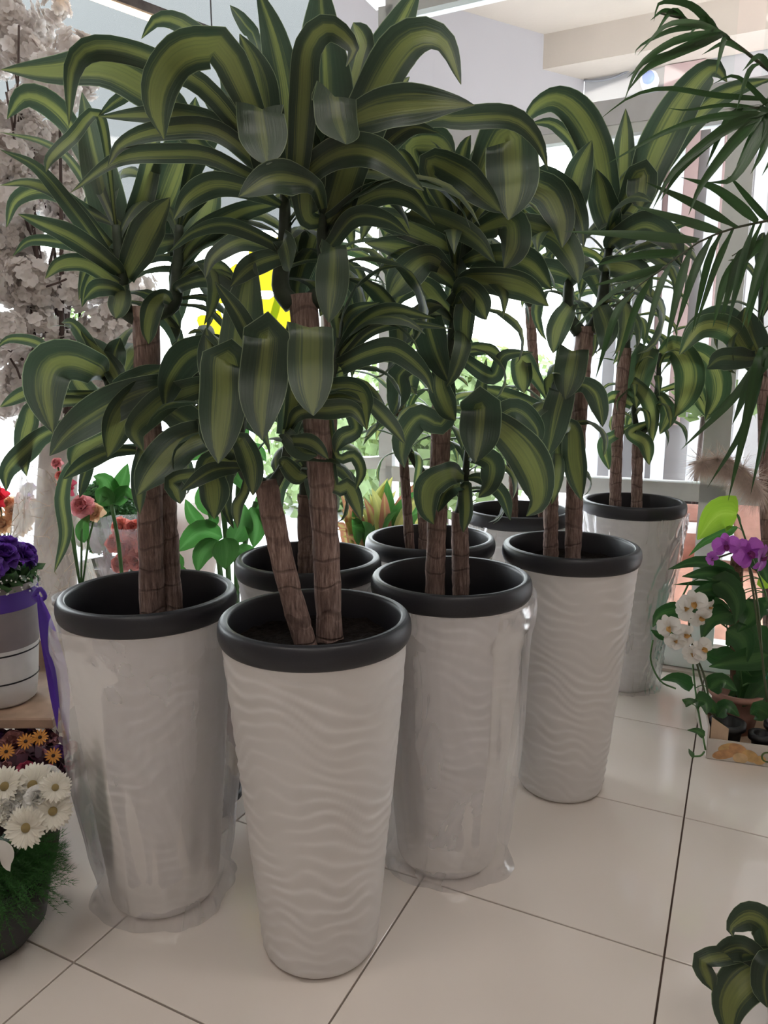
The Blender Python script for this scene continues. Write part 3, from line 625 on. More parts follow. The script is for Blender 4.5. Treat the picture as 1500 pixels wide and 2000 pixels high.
HL(D,[('d1',96,-.14,-.24,[(985,268),(1000,325),(1000,378),(993,430)],.95,0),('d1',58,-.12,-.24,[(838,322),(900,340),(945,378),(980,416)]),('d1',60,-.04,-.1,[(800,300),(850,278),(890,315)]),
 ('d1',38,-.04,-.1,[(830,400),(790,310),(750,296)]),('d1',66,-.14,-.2,[(985,432),(1002,470),(984,524)],.85),('d1',42,-.1,-.22,[(800,414),(870,434),(930,468),(968,514)]),
 ('d1',46,-.06,-.12,[(850,470),(760,430),(700,424)]),('d1',62,-.1,-.2,[(838,505),(790,540),(758,584)]),('d1',46,-.05,-.1,[(865,535),(800,490),(712,474)]),
 ('d1',52,-.1,-.2,[(925,545),(1020,560),(1072,598)]),('d1',52,-.06,-.14,[(950,500),(1030,512),(1078,566)]),('d1',46,-.1,-.16,[(905,560),(935,590),(950,625)]),
 ('d1',62,-.02,-.02,[(888,540),(892,440),(878,345)],.6),('d1',48,0,0,[(900,520),(930,430),(960,380)]),('d1',66,.02,.04,[(900,470),(920,360),(945,270)],.7),('d1',50,.02,.02,[(880,460),(850,360),(820,270)]),
 ('d1',66,-.08,-.12,[(836,612),(848,680),(876,748)],.8),('d1',44,-.1,-.12,[(910,585),(908,640),(912,684)],.8),('d1',50,-.08,-.1,[(786,724),(780,770),(767,810)],.85),
 ('d1',50,-.08,-.14,[(868,822),(820,814),(790,850),(784,888),(790,914)]),('d2',74,-.14,-.2,[(938,793),(936,850),(928,904)],.95,0),('d1',46,-.1,-.14,[(858,742),(870,790),(890,822)],.8),
 ('d2',56,-.1,-.14,[(880,925),(842,948),(834,990),(847,1024)],.8),('d2',33,-.1,-.13,[(910,955),(911,1000),(905,1040)],.8),('d2',44,-.06,-.1,[(930,890),(960,905),(956,945),(934,972)]),
 ('d2',42,-.04,-.08,[(930,860),(1000,800),(1048,838),(1044,882)]),('d2',74,-.1,-.16,[(960,830),(1012,870),(1046,930),(1050,980),(1028,1008)],.7),('d2',27,-.04,-.06,[(940,935),(980,965),(997,1016)]),
 ('d1',30,0,-.02,[(890,690),(960,735),(985,695),(1042,688)]),('d1',25,.02,.02,[(888,690),(950,680),(988,702)]),('d1',50,-.02,0,[(885,600),(940,530),(960,470)]),('d2',30,-.02,.02,[(915,880),(935,790),(950,700)]),('d2',36,-.02,-.08,[(900,945),(870,960),(855,1000)]),('d1',44,.0,-.05,[(880,620),(830,560),(790,545)])])
HL(Ff,[('f2',64,0,-.06,[(1187,400),(1166,290),(1130,222),(1085,192),(1042,212),(1022,250)],.8),('f2',43,.02,.04,[(1214,420),(1218,320),(1222,212)],.6),
 ('f2',74,0,-.05,[(1240,400),(1285,290),(1338,192),(1392,134),(1420,160)],.7),('f2',40,.06,.1,[(1285,335),(1350,240),(1420,182),(1505,154)]),('f1',50,-.06,-.08,[(1116,425),(1130,340),(1156,274)],.8),
 ('f2',52,-.1,-.14,[(1250,342),(1252,378),(1250,410)],.95,0),('f1',22,.02,.04,[(1128,310),(1085,245),(1036,240)]),('f1',62,-.1,-.16,[(1022,368),(1070,378),(1095,428),(1098,484)],.8),
 ('f1',37,-.08,-.14,[(1052,344),(1105,368),(1134,430),(1140,484)]),('f1',50,-.1,-.18,[(1020,438),(1085,460),(1120,508),(1130,554)]),('f1',44,0,.02,[(1112,500),(1060,420),(1040,370)]),
 ('f2',50,-.06,-.12,[(1200,470),(1260,440),(1310,470),(1330,520)]),('f2',46,-.08,-.14,[(1190,520),(1240,530),(1270,580)]),('f1',42,-.04,-.1,[(1110,540),(1060,530),(1030,580)]),('f2',52,-.04,-.06,[(1195,450),(1180,400),(1165,330)]),
 ('f3',57,-.12,-.16,[(1117,688),(1112,730),(1104,780)],.95,0),('f3',54,-.14,-.18,[(1097,762),(1086,810),(1069,892)],.85),('f3',44,-.1,-.14,[(1116,838),(1122,900),(1136,978)],.8),
 ('f3',38,-.08,-.12,[(1128,752),(1160,765),(1172,800),(1177,834)],.7),('f3',26,-.05,-.08,[(1088,868),(1090,920),(1084,948)],.8),('f3',37,-.02,-.04,[(1022,702),(1020,740),(1024,768)],.9),('f3',36,-.04,-.06,[(1060,800),(980,770),(930,752)]),('f1',40,-.06,-.1,[(1112,600),(1090,640),(1080,690)]),('f2',40,-.06,-.1,[(1172,600),(1185,640),(1180,690)])])
HL(P8,[('h2',52,-.06,-.1,[(1318,678),(1345,718),(1341,770),(1317,815)],.8),('h2',44,-.04,-.06,[(1358,688),(1396,722),(1402,772),(1377,822)],.8),('h3',48,-.02,-.04,[(1266,678),(1246,740),(1243,798)],.8),
 ('h2',26,-.02,-.04,[(1350,750),(1370,785),(1382,818)]),('h2',29,-.04,-.05,[(1292,778),(1306,810),(1289,848)]),('h3',29,-.04,-.06,[(1238,748),(1270,790),(1275,864)]),('h3',26,-.02,-.05,[(1236,790),(1200,775),(1180,790)]),
 ('h3',24,-.04,-.06,[(1200,850),(1180,868),(1190,918)]),('h2',27,-.04,-.06,[(1232,845),(1260,865),(1268,908)])])
for pl,rows in((A,(('a1',9,.34,(20,160)),('a2',12,.34,(-60,150)),('l1',8,.3,(20,200)),('l2',8,.3,(-40,140)))),(B,(('b1',9,.36,(10,115)),('b2',10,.38,(-30,150)),('b3',9,.24,(-40,120)),('b4',7,.27,(60,220)),('b5',7,.24,(-30,120)))),
  (D,(('d1',24,.32,None),('d2',10,.24,(-30,160)))),(Ff,(('f1',13,.32,(0,260)),('f2',14,.34,(-80,150)),('f3',12,.27,None)))):
    for sh,n,L,az in rows: fill(pl,sh,n,L,az)
for pl,rows in((Cc,(('c1',16,.26),('c2',22,.305))),(Ee,(('e1',14,.27),('e2',14,.26),('e3',24,.32))),(P7,(('g1',14,.28),('g2',28,.36))),(P8,(('h1',26,.36),('h2',14,.28),('h3',12,.26)))):
    for sh,n,L in rows: fill(pl,sh,n,L)
# ------------------------------------------------------------------ generic blades, flowers
def prof_fn(kind):
    if kind=='grass': return lambda t: max(.02,(.35+.65*smo(0,.3,t)) if t<.3 else (1-((t-.3)/.7)**1.7))
    if kind=='ovate': return lambda t: max(.02,math.sin(math.pi*min(1,t**.72))**.8)
    if kind=='heart': return lambda t: max(.03,(smo(-.06,.16,t)) if t<.16 else (1-((t-.16)/.84)**1.6)**.9)
    return lambda t: max(.02,math.sin(math.pi*t**.85)**.9)
def blade3(path3,W,mat,parent,prof='grass',roll=0,m=4,n=10,fold=.1,wave=.02,ref=None,name='leaf',ph=0):
    path,_=catmull([Vector(p) for p in path3],n); pf=prof_fn(prof); side=[]; wid=[]; rl=R(roll)
    for i,p in enumerate(path):
        t=(path[min(i+1,n)]-path[max(i-1,0)]).normalized(); v=(ref-p).normalized() if isinstance(ref,Vector) else (CAM-p).normalized(); s=t.cross(v)
        s=s.normalized() if s.length>.05 else t.orthogonal().normalized(); nn=s.cross(t); side.append(s*math.cos(rl)+nn*math.sin(rl)); wid.append(W*pf(i/n))
    for i in range(1,len(side)):
        if side[i].dot(side[i-1])<0: side[i]=-side[i]
    return part(name,ribbon(path,side,wid,m,fold,wave,ph,2),mat,parent)
def bladepx(pts,W,Y,mat,parent,prof='grass',dY=0.0,roll=0,**kw):
    k=len(pts); P=[U(x,y,Y+dY*i/(k-1)) for i,(x,y) in enumerate(pts)]
    return blade3(P,W*pxm(P[k//2])/max(.55,math.cos(R(roll))),mat,parent,prof,roll,**kw)
def petal(mb,Mx,L,W,cup,curl,n=5,m=4,tipround=.6):
    P=[]; uv=[]
    for i in range(n+1):
        s=i/n; wd=W*(.35+.65*math.sin(math.pi*min(1,s*.62+.12))) * (1 if s<.85 else (1-(s-.85)/.15*(1-tipround)))
        ang=curl*s*s
        x=L*s*math.cos(ang*.6); z=L*s*math.sin(ang*.6)
        for k in range(m+1):
            a=2*k/m-1; P.append(Mx@Vector((x,a*wd/2,z+cup*W*a*a))); uv.append((k/m,s))
    mb.grid(P,m+1,n+1,uv)
def rose_mesh(r,mat,seed,layers=((5,1.0,20),(5,.84,42),(5,.66,62),(4,.46,76),(3,.3,84))):
    rd=random.Random(seed); mb=MB()
    for li,(n,s,el) in enumerate(layers):
        for k in range(n):
            az=2*math.pi*(k+.5*li)/n+rd.uniform(-.2,.2)
            Mx=Matrix.Translation((0,0,-.15*r*li*0))@Matrix.Rotation(az,4,'Z')@Matrix.Translation((.06*r,0,0))@Matrix.Rotation(-R(el+rd.uniform(-6,6)),4,'Y')
            petal(mb,Mx,r*(.62+.42*s),r*(.62+.5*s),.30,-1.1*s*rd.uniform(.7,1.2)*(1 if el<50 else .3),5,4)
    return mb.mesh('rose',mat)
def daisy_mesh(r,mat,cmat,n=26,rows=2,name='gerbera',seed=1):
    rd=random.Random(seed); mb=MB()
    for row in range(rows):
        for k in range(n):
            az=2*math.pi*(k+.5*row)/n+rd.uniform(-.05,.05)
            Mx=Matrix.Translation((0,0,.006*row))@Matrix.Rotation(az,4,'Z')@Matrix.Translation((r*.16,0,0))@Matrix.Rotation(-R(8+14*row+rd.uniform(-7,7)),4,'Y')
            petal(mb,Mx,r*(.84-.12*row)*rd.uniform(.92,1.03),r*.23,.18,rd.uniform(-.5,.1),4,2,.3)
    c=MB(); c.lathe([(0,.012*r/.05),(r*.12,.011*r/.05),(r*.2,.006*r/.05),(r*.22,0)],16)
    return mb.mesh(name,mat),c.mesh('flower_centre',cmat)
def orchid_mesh(r,mat):
    mb=MB()
    for az,L,W in((90,1,.62),(215,.95,.6),(325,.95,.6),(20,1.02,1.15),(160,1.02,1.15)):
        petal(mb,Matrix.Rotation(R(az),4,'Z')@Matrix.Rotation(-R(12),4,'Y'),r*L,r*W,.12,-.4,5,4,.5)
    return mb.mesh('bloom',mat)
def face(p,tilt_to=None,up=0.0,spin=0.0):     # matrix turning +Z of a flower from p towards a point
    d=((tilt_to or CAM)-p).normalized(); d=(d+Vector((0,0,up))).normalized()
    q=d.to_track_quat('Z','Y'); return Matrix.Translation(p)@q.to_matrix().to_4x4()@Matrix.Rotation(spin,4,'Z')
def leafcloud(c,rad,n,size,seed,shell=.55,sq=(1,1,1)):
    rd=random.Random(seed); mb=MB(); c=Vector(c)
    for _ in range(n):
        d=Vector((rd.gauss(0,1),rd.gauss(0,1),rd.gauss(0,1))).normalized(); r=rad*(shell+(1-shell)*rd.random())
        p=c+Vector((d.x*sq[0],d.y*sq[1],d.z*sq[2]))*r
        a=(d+Vector((rd.uniform(-.8,.8),rd.uniform(-.8,.8),rd.uniform(-.8,.8)))).normalized(); b=a.orthogonal().normalized(); b=(Matrix.Rotation(rd.uniform(0,6.28),3,a)@b); L=size*rd.uniform(.7,1.3); b2=a.cross(b)*.42
        mid=p+b*L*.5
        mb.add([p,mid+b2*L+a*L*.05,p+b*L,mid-b2*L+a*L*.05],[(0,1,2,3)],[(.5,0),(1,.5),(.5,1),(0,.5)])
    return mb
def pot_lathe(r0,r1,h,th=.006,lip=.01):
    q=MB(); q.lathe([(0,.0),(r0,0),(r0+(r1-r0)*.5,h*.5),(r1,h-.02),(r1+lip,h-.02),(r1+lip,h),(r1-th,h),(r1-th-.004,h-.03),(0,h-.03)],32); return q
def at(mb,p): mb.v=[(v[0]+p[0],v[1]+p[1],v[2]+p[2]) for v in mb.v]; return mb

# ------------------------------------------------------------------ palm on the right
pb=Vector((1.83,2.05,0))
t=thing('potted_palm','tall potted palm with long arching feathery fronds beside the glazing','potted plant',pb); PALM=t
pp=part('pot',at(pot_lathe(.14,.19,.34),pb),plain('palm_pot',(.10,.08,.07),.6,var=.1),t)
part('soil',at((lambda q:(q.lathe([(0,.0),(.1,.004),(.178,0)],24),q)[1])(MB()),pb+Vector((0,0,.315))),M['soil'],pp)
q=MB(); q.tube([pb+Vector((0,0,.25)),pb+Vector((-.03,.02,.9)),pb+Vector((-.06,.0,1.3))],[.045,.035,.025],12); part('stem',q,plain('palm_stem',(.10,.14,.06),.6,var=.3),t)
ptop=pb+Vector((-.06,0,1.25)); RACH=plain('palm_rachis',(.045,.05,.022),.45,var=.2)
prnd=random.Random(5)
def frond(rpx,Y,dY,th,heroes=(),gen=()):
    k=len(rpx); P=[U(x,y,Y+dY*i/(k-1)) for i,(x,y) in enumerate(rpx)]
    mid=ptop.lerp(P[0],.5)+Vector((0,0,.10))
    path,ks=catmull([ptop,mid]+P,26); q=MB(); q.tube(path,[th*(1-.8*(i/26)) for i in range(27)],8); fr=part('frond',q,RACH,PALM)
    for pts,W,d0,d1 in heroes:
        kk=len(pts); PP=[U(x,y,Y+d0+(d1-d0)*i/(kk-1)) for i,(x,y) in enumerate(pts)]
        near=min(path,key=lambda a:(a-PP[0]).length); 
        if (near-PP[0]).length>.012: PP=[near]+PP
        blade3(PP,W*pxm(PP[-2]),M['palm'],fr,'grass',prnd.uniform(-30,30),2,12,.16,.01,name='leaflet')
    for t0,t1,n,o0,o1,sag,W,dz in gen:
        for i in range(n):
            f=t0+(t1-t0)*(i+.5)/n; x=f*26; j=min(25,int(x)); b=path[j].lerp(path[j+1],x-j)
            o=(o0[0]+(o1[0]-o0[0])*i/max(1,n-1)+prnd.uniform(-14,14),o0[1]+(o1[1]-o0[1])*i/max(1,n-1)+prnd.uniform(-14,14)); s=pxm(b)
            tip=b+Vector((o[0]*s,dz*prnd.uniform(.3,1),-o[1]*s)); m1=b.lerp(tip,.5)+Vector((0,0,sag*prnd.uniform(.6,1.2)))
            blade3([b,m1,tip],W*s*prnd.uniform(.8,1.15),M['palm'],fr,'grass',prnd.uniform(-40,40),2,10,.16,.01,name='leaflet')
frond([(1570,195),(1490,128),(1405,64),(1340,38),(1290,26)],1.95,-.05,.012,
  heroes=[([(1395,62),(1318,80),(1250,128),(1218,200)],15,-.05,-.1),([(1400,70),(1330,98),(1264,132),(1226,178)],22,-.05,-.1),([(1405,72),(1340,96),(1268,118),(1225,152)],14,-.05,-.08),
   ([(1370,52),(1310,60),(1250,90),(1240,108)],12,-.05,-.08),([(1340,40),(1300,20),(1270,40)],10,-.04,-.06),([(1400,60),(1350,10),(1290,5),(1277,42)],16,-.04,-.06),([(1420,70),(1360,45),(1300,50),(1245,108)],14,-.04,-.1)],
  gen=[(.45,.98,9,(-150,-10),(-70,30),.03,13,-.08),(.35,.9,9,(-60,150),(-50,90),.04,13,-.06),(.35,.8,6,(60,-60),(-20,-90),.02,14,0)])
frond([(1580,235),(1500,212),(1440,214),(1380,240)],1.95,-.05,.009,
  heroes=[([(1510,196),(1400,186),(1300,172),(1230,190),(1168,236)],11,-.04,-.1),([(1495,222),(1400,228),(1300,258),(1182,322)],15,-.06,-.12),([(1490,225),(1420,250),(1320,330),(1275,408)],22,-.06,-.12),
   ([(1480,228),(1430,280),(1370,360),(1345,420)],24,-.06,-.12),([(1460,226),(1400,262),(1330,330),(1290,392)],22,-.05,-.1),([(1500,225),(1470,290),(1430,350),(1385,356)],26,-.05,-.12),([(1500,230),(1490,290),(1466,340)],20,-.05,-.1),([(1510,215),(1440,150),(1390,165)],10,0,0),([(1495,215),(1420,205),(1340,215),(1300,210)],8,0,0)],
  gen=[(.5,.95,6,(-120,70),(-90,120),.04,14,-.06)])
frond([(1580,425),(1500,432),(1432,446),(1366,472),(1300,520),(1245,560),(1196,602)],1.98,-.08,.007,
  heroes=[([(1410,453),(1330,428),(1233,400)],20,-.03,-.06),([(1370,470),(1240,458),(1102,452)],20,-.03,-.08),([(1330,494),(1240,500),(1156,520)],17,-.03,-.06),([(1440,444),(1350,395),(1262,356)],18,-.03,-.05),([(1480,434),(1400,370),(1330,346)],20,-.03,-.03),([(1500,430),(1430,350),(1420,345)],14,0,0),([(1300,520),(1230,540),(1150,560)],15,-.03,-.05),([(1270,540),(1200,570),(1120,640)],12,-.03,-.06)],
  gen=[(.42,.97,13,(-75,230),(-60,170),.04,15,-.07),(.40,.8,5,(-60,200),(-50,190),.05,15,.04)])
frond([(1590,455),(1530,458),(1480,470),(1430,500)],2.02,-.05,.007,heroes=[([(1500,466),(1440,520),(1412,620)],22,-.04,-.06),([(1480,472),(1420,540),(1392,640)],20,-.04,-.06),([(1510,466),(1480,540),(1460,640)],22,-.04,-.06),([(1520,462),(1500,540),(1490,620)],20,-.04,-.06)],gen=[(.5,.98,7,(-55,190),(-60,150),.05,14,-.05)])
frond([(1600,650),(1540,640),(1490,680)],2.45,.0,.007,
  heroes=[([(1498,682),(1430,780),(1330,878)],18,-.04,-.02),([(1490,700),(1455,830),(1382,952)],17,-.04,-.05),([(1480,700),(1456,830),(1422,978)],19,-.06,-.08),([(1520,700),(1492,850),(1466,966)],17,-.04,-.06),([(1510,690),(1470,740),(1430,830)],26,-.04,-.06),([(1500,700),(1400,800),(1380,810)],10,-.02,-.02),([(1530,700),(1505,820),(1490,900)],18,-.02,-.02)])

# ------------------------------------------------------------------ dracaena in the green pot, right
hp=Vector((1.545,2.80,0))
t=thing('potted_dracaena','dracaena in green pot standing behind the orchid crate by the glazing','potted plant',hp)
part('pot',at(pot_lathe(.09,.14,.26),hp),plain('green_pot',(.05,.42,.28),.45),t)
H=Plant(); H.seed=9; H.rnd=random.Random(9); H.Y=2.80; H.mat=M['drac']; H.nl=0; H.root=t; H.shoots={}
q=cane_mesh(hp+Vector((0,0,.2)),U(1488,700,2.8),.02,91); part('cane',q,M['bark'],t)
path,_=catmull([U(1488,705,2.8),U(1486,640,2.8),U(1486,560,2.8)],14); q=MB(); q.tube(path,[.014*(1-.5*i/14) for i in range(15)],10); H.shoots['s']={'path':path[2:],'dy':0,'obj':part('shoot',q,M['stem'],t)}
HL(H,[('s',46,-.05,-.12,[(1460,690),(1425,645),(1370,640),(1326,694)],.8,None,M['drac_pale']),('s',40,-.02,-.05,[(1455,640),(1410,618),(1360,640),(1330,690)],.8),('s',60,-.04,-.08,[(1480,700),(1460,650),(1455,600)],.9),('s',46,-.06,-.1,[(1470,700),(1410,700),(1380,720)],.6)])
fill(H,'s',16,.30)
# ------------------------------------------------------------------ small dracaena at the front right
sp=Vector((.86,1.27,0))
t=thing('potted_dracaena','small dracaena with broad striped leaves in low brown pot on the floor','potted plant',sp)
part('pot',at(pot_lathe(.075,.1,.19),sp),plain('brown_pot',(.12,.05,.04),.5),t)
S=Plant(); S.seed=12; S.rnd=random.Random(12); S.Y=1.27; S.mat=M['drac']; S.nl=0; S.root=t; S.shoots={}
path,_=catmull([sp+Vector((0,0,.15)),sp+Vector((-.01,0,.25)),U(1560,1850,1.27)],14); q=MB(); q.tube(path,[.014]*15,10); S.shoots['s']={'path':path[3:],'dy':0,'obj':part('shoot',q,M['stem'],t)}
HL(S,[('s',58,-.03,-.08,[(1510,1850),(1495,1808),(1462,1790),(1428,1812),(1432,1830)],.8),('s',44,-.05,-.1,[(1505,1885),(1450,1852),(1410,1862),(1380,1885)],.7),('s',40,-.1,-.12,[(1386,1872),(1380,1900),(1392,1936)],.9,0),
 ('s',74,-.06,-.12,[(1510,1890),(1460,1912),(1424,1960),(1425,2030)],.7),('s',56,-.1,-.14,[(1505,1878),(1490,1920),(1498,1968)],.8),('s',50,0,.05,[(1530,1850),(1520,1790),(1500,1770)])])
fill(S,'s',9,.2,(-110,60))
# ------------------------------------------------------------------ orchid crate group, right
WO=plain('white_orchid_petal',(.82,.79,.74),.5,transl=.25,tcol=(.85,.82,.78)); PO=plain('purple_orchid_petal',(.40,.09,.48),.45,var=.25,scale=30,transl=.35,tcol=(.55,.15,.62))
YC=plain('orchid_lip',(.5,.28,.08),.5); PLIP=plain('orchid_lip_dark',(.18,.01,.14),.4)
c0=Vector((1.118,2.355,0)); cf=Vector((.955,-.297,0)); cd=Vector((.297,.955,0)); CW,CD=.52,.36
t=thing('cardboard_crate','low cardboard fruit crate with peach print holding potted orchids','crate',tuple(c0)); crate=t
CARD=plain('crate_card_white',(.60,.55,.50),.7,var=.06,scale=15); KRAFT=plain('crate_kraft',(.50,.36,.25),.8,var=.1,scale=20)
def crwall(a,b,z0,z1,mat,name,th=.006):
    q=MB(); q.bar(a+Vector((0,0,(z0+z1)/2)),b+Vector((0,0,(z0+z1)/2)),th,z1-z0); return part(name,q,mat,t,False)
front=crwall(c0,c0+cf*CW,.002,.075,CARD,'front_panel'); crwall(c0+cd*CD,c0+cd*CD+cf*CW,.002,.075,CARD,'rear_panel')
sdp=crwall(c0,c0+cd*CD,.002,.12,CARD,'side_panel'); crwall(c0+cf*CW,c0+cf*CW+cd*CD,.002,.12,CARD,'side_panel')
q=MB(); q.bar(c0+cd*CD/2+Vector((0,0,.005)),c0+cd*CD/2+cf*CW+Vector((0,0,.005)),CD-.01,.006); part('base',q,KRAFT,t,False)
for a,b in((c0+cf*.008+cd*.008,cf),(c0+cf*(CW-.008)+cd*.008,-cf)):
    q=MB(); e=a+b*.055; n=-cd*.003
    q.add([a+Vector((0,0,.01))+n,e+Vector((0,0,.01))+n,e+Vector((0,0,.115))+n,a+Vector((0,0,.15))+n,a+Vector((0,0,.01))-n,e+Vector((0,0,.01))-n,e+Vector((0,0,.115))-n,a+Vector((0,0,.15))-n],[(0,1,2,3),(7,6,5,4),(0,4,5,1),(1,5,6,2),(2,6,7,3),(3,7,4,0)])
    part('corner_post',q,KRAFT,t,False)
# printed fruit: flat discs on the front panel
PE=[plain('print_peach',(.55,.30,.14),.7,var=.25,scale=40),plain('print_apricot',(.60,.38,.16),.7,var=.2,scale=40),plain('print_pale_peach',(.68,.48,.26),.7,var=.15,scale=40)]
nrm=-cd; FR=Matrix((( cf.x,0,nrm.x,0),(cf.y,0,nrm.y,0),(0,1,0,0),(0,0,0,1)))
def disc(u,z,ru,rv,rot,mat,off):
    q=MB(); P=[(0,0,0)]+[((ru*math.cos(a)*math.cos(rot)-rv*math.sin(a)*math.sin(rot)),(ru*math.cos(a)*math.sin(rot)+rv*math.sin(a)*math.cos(rot)),0) for a in[2*math.pi*k/24 for k in range(24)]]
    P=[(x,max(-z+.004,min(.073-z,y)),k) for x,y,k in P]
    q.add(P,[(0,k+1,(k+1)%24+1) for k in range(24)]); o=c0+cf*u+Vector((0,0,z))+nrm*off
    part('fruit_print',xf(q,Matrix.Translation(o)@FR),mat,front,False)
for i,(u,z,ru,rv,ro,mt) in enumerate(((.075,.048,.042,.022,.2,1),(.055,.026,.04,.017,.35,0),(.095,.05,.03,.02,-.3,0),(.135,.032,.028,.02,-.5,1),(.105,.02,.024,.019,0,2),(.165,.022,.02,.016,.4,1))): disc(u,z,ru,rv,ro,PE[mt],.0036+.0003*i)
letters('G',.055,Matrix.Translation(c0+cf*.165+Vector((0,0,.018))+nrm*.0045)@FR,plain('crate_lettering',(.10,.16,.05),.7),front)
def incrate(u,v,z=.01): return c0+cf*u+cd*v+Vector((0,0,z))
BP=plain('black_nursery_pot',(.012,.012,.014),.5)
g2='plants in the fruit crate'
# pothos on moss pole
pp_=incrate(.12,.25); t=thing('potted_pothos','trailing pothos on brown moss pole in terracotta pot inside the crate','potted plant',tuple(pp_),g2); POT=t
part('pot',at(pot_lathe(.065,.088,.155),pp_),XM['terra'],t)
mp=[pp_+Vector((0,0,.1)),U(1436,1250,2.62),U(1440,1088,2.62)]
q=MB(); q.tube(catmull(mp,16)[0],.021,12); q.v=[tuple(Vector(v)+Vector((noise.noise(Vector(v)*70),noise.noise(Vector(v)*70+Vector((5,5,5))),0))*.006) for v in q.v]; part('moss_pole',q,plain('coir',(.13,.07,.045),.95,var=.5,scale=70,bump=.8,bscale=120),t)
vr=random.Random(3)
PTH=[([(1440,1130),(1370,1098),(1305,1112)],34,-.08,'pothos'),([(1445,1140),(1390,1120),(1332,1126)],40,-.1,'pothos'),([(1440,1160),(1380,1140),(1315,1142)],16,-.06,'pothos'),([(1450,1160),(1400,1150),(1348,1160)],42,-.12,'pothos'),
 ([(1390,1130),(1425,1150),(1440,1185),(1436,1218)],52,-.14,'pothos'),([(1460,1170),(1470,1200),(1440,1235)],48,-.12,'pothos'),([(1430,1200),(1390,1210),(1370,1250)],46,-.12,'pothos'),([(1470,1220),(1485,1260),(1478,1300)],44,-.1,'pothos'),
 ([(1420,1230),(1450,1250),(1455,1300)],56,-.13,'pothos'),([(1440,1280),(1400,1285),(1360,1262)],44,-.12,'pothos'),([(1400,1150),(1360,1168),(1350,1215)],36,-.1,'pothos'),([(1330,1190),(1290,1200),(1275,1225)],36,-.05,'pothos'),([(1330,1230),(1295,1240),(1271,1230)],28,-.08,'pothos'),
 ([(1500,1280),(1450,1290),(1385,1302)],50,-.16,'pothos'),([(1480,1190),(1500,1180),(1515,1190)],36,-.06,'pothos'),([(1353,1340),(1320,1325),(1290,1328)],30,-.18,'pothos'),([(1385,1345),(1410,1330),(1440,1350)],40,-.18,'pothos'),([(1352,1375),(1345,1370),(1332,1366)],24,-.29,'pothos'),
 ([(1358,1365),(1378,1372),(1380,1396)],36,-.30,'pothos'),([(1440,1300),(1470,1320),(1500,1310)],40,-.1,'pothos'),([(1456,1372),(1438,1356),(1420,1362)],40,-.05,'pothos'),([(1480,1240),(1500,1260),(1490,1330)],36,-.05,'pothos'),([(1470,1090),(1490,1110),(1500,1140)],34,0,'pothos'),([(1455,1060),(1475,1075),(1480,1100)],30,-.03,'pothos'),
 ([(1376,1437),(1362,1428),(1342,1426)],16,-.3,'pothos'),([(1356,1478),(1348,1470),(1345,1462)],10,-.32,'pothos'),([(1440,1030),(1380,1055),(1345,1086)],20,-.02,'green'),([(1490,1150),(1498,1120),(1505,1100)],26,.02,'lime'),([(1410,1200),(1395,1180),(1360,1150)],40,-.05,'pothos'),([(1456,1322),(1450,1345),(1442,1368)],46,-.06,'pothos'),([(1500,1330),(1480,1350),(1450,1380)],50,-.1,'pothos')]
for pts,W,dy,mt in PTH: bladepx(pts,W,2.62+dy,M[mt],t,'heart',-.05,vr.uniform(-30,30),m=4,n=8,fold=.14,name='leaf')
VINES=[list(catmull(mp,16)[0])]
big=bladepx([(1440,1004),(1402,1006),(1362,1054)],72,2.6,M['lime'],t,'heart',-.04,10,n=12,m=6,fold=.1,name='leaf'); big['label']='large lime green heart-shaped leaf'
for pts in([(1440,1005),(1465,1080),(1500,1180),(1505,1300),(1450,1340)],[(1345,1140),(1330,1170),(1320,1185)],[(1352,1280),(1356,1330),(1365,1395),(1378,1465)],[(1275,1250),(1271,1290),(1290,1330),(1320,1345)],[(1376,1468),(1368,1476),(1352,1477)],[(1440,1240),(1380,1200),(1330,1190)]):
    vp=catmull([U(x,y,2.62-.1-.2*max(0,(y-1300)/180)) for x,y in pts],14)[0]; VINES.append(vp)
    q=MB(); q.tube(vp,.0032,6); part('vine',q,M['greenstem'],t)
for pts,W,dy,mt in PTH+[([(1440,1004)],0,-.02,'lime')]:
    b=U(pts[0][0],pts[0][1],2.62+dy); e=min((p for v in VINES for p in v),key=lambda p:(p-b).length+.6*max(0,p.z-b.z))
    if (e-b).length>.012:
        q=MB(); q.tube(catmull([e,e.lerp(b,.5)+Vector((0,0,.012)),b],6)[0],.0018,5); part('petiole',q,M['greenstem'],t)
WOM=orchid_mesh(1.0,WO); POM=orchid_mesh(1.0,PO)
def orchid(pos,name,label,colr,blooms,spikes,Yo,leaves,potr=.05):
    t=thing(name,label,'potted plant',tuple(pos),g2); part('pot',at(pot_lathe(potr*.8,potr,.1),pos),BP,t)
    for pts in spikes:
        q=MB(); q.tube([pos+Vector((0,0,.07))]+catmull([U(x,y,Yo) for x,y in pts],12)[0],.0035,6); part('flower_spike',q,plain('spike_green',(.07,.09,.04),.5),t)
    for x,y,r,sp_,tgt in blooms:
        p=U(x,y,Yo-.03); Mx=face(p,p+Vector(tgt),0,sp_)@Matrix.Scale(r*pxm(p),4); o=place('bloom',WOM if colr=='w' else POM,Mx,t)
        q=MB(); 
        petal(q,Matrix.Rotation(R(270),4,'Z')@Matrix.Rotation(-R(50),4,'Y'),.45,.4,.4,-.8,4,3); q.lathe([(0,.16),(.07,.12),(.08,.02)],8); part('lip',q,YC if colr=='w' else PLIP,o)
    for pts,W,dy in leaves: bladepx(pts,W,Yo+dy,M['pothos'],t,'ovate',-.05,20,n=8,fold=.12,name='leaf')
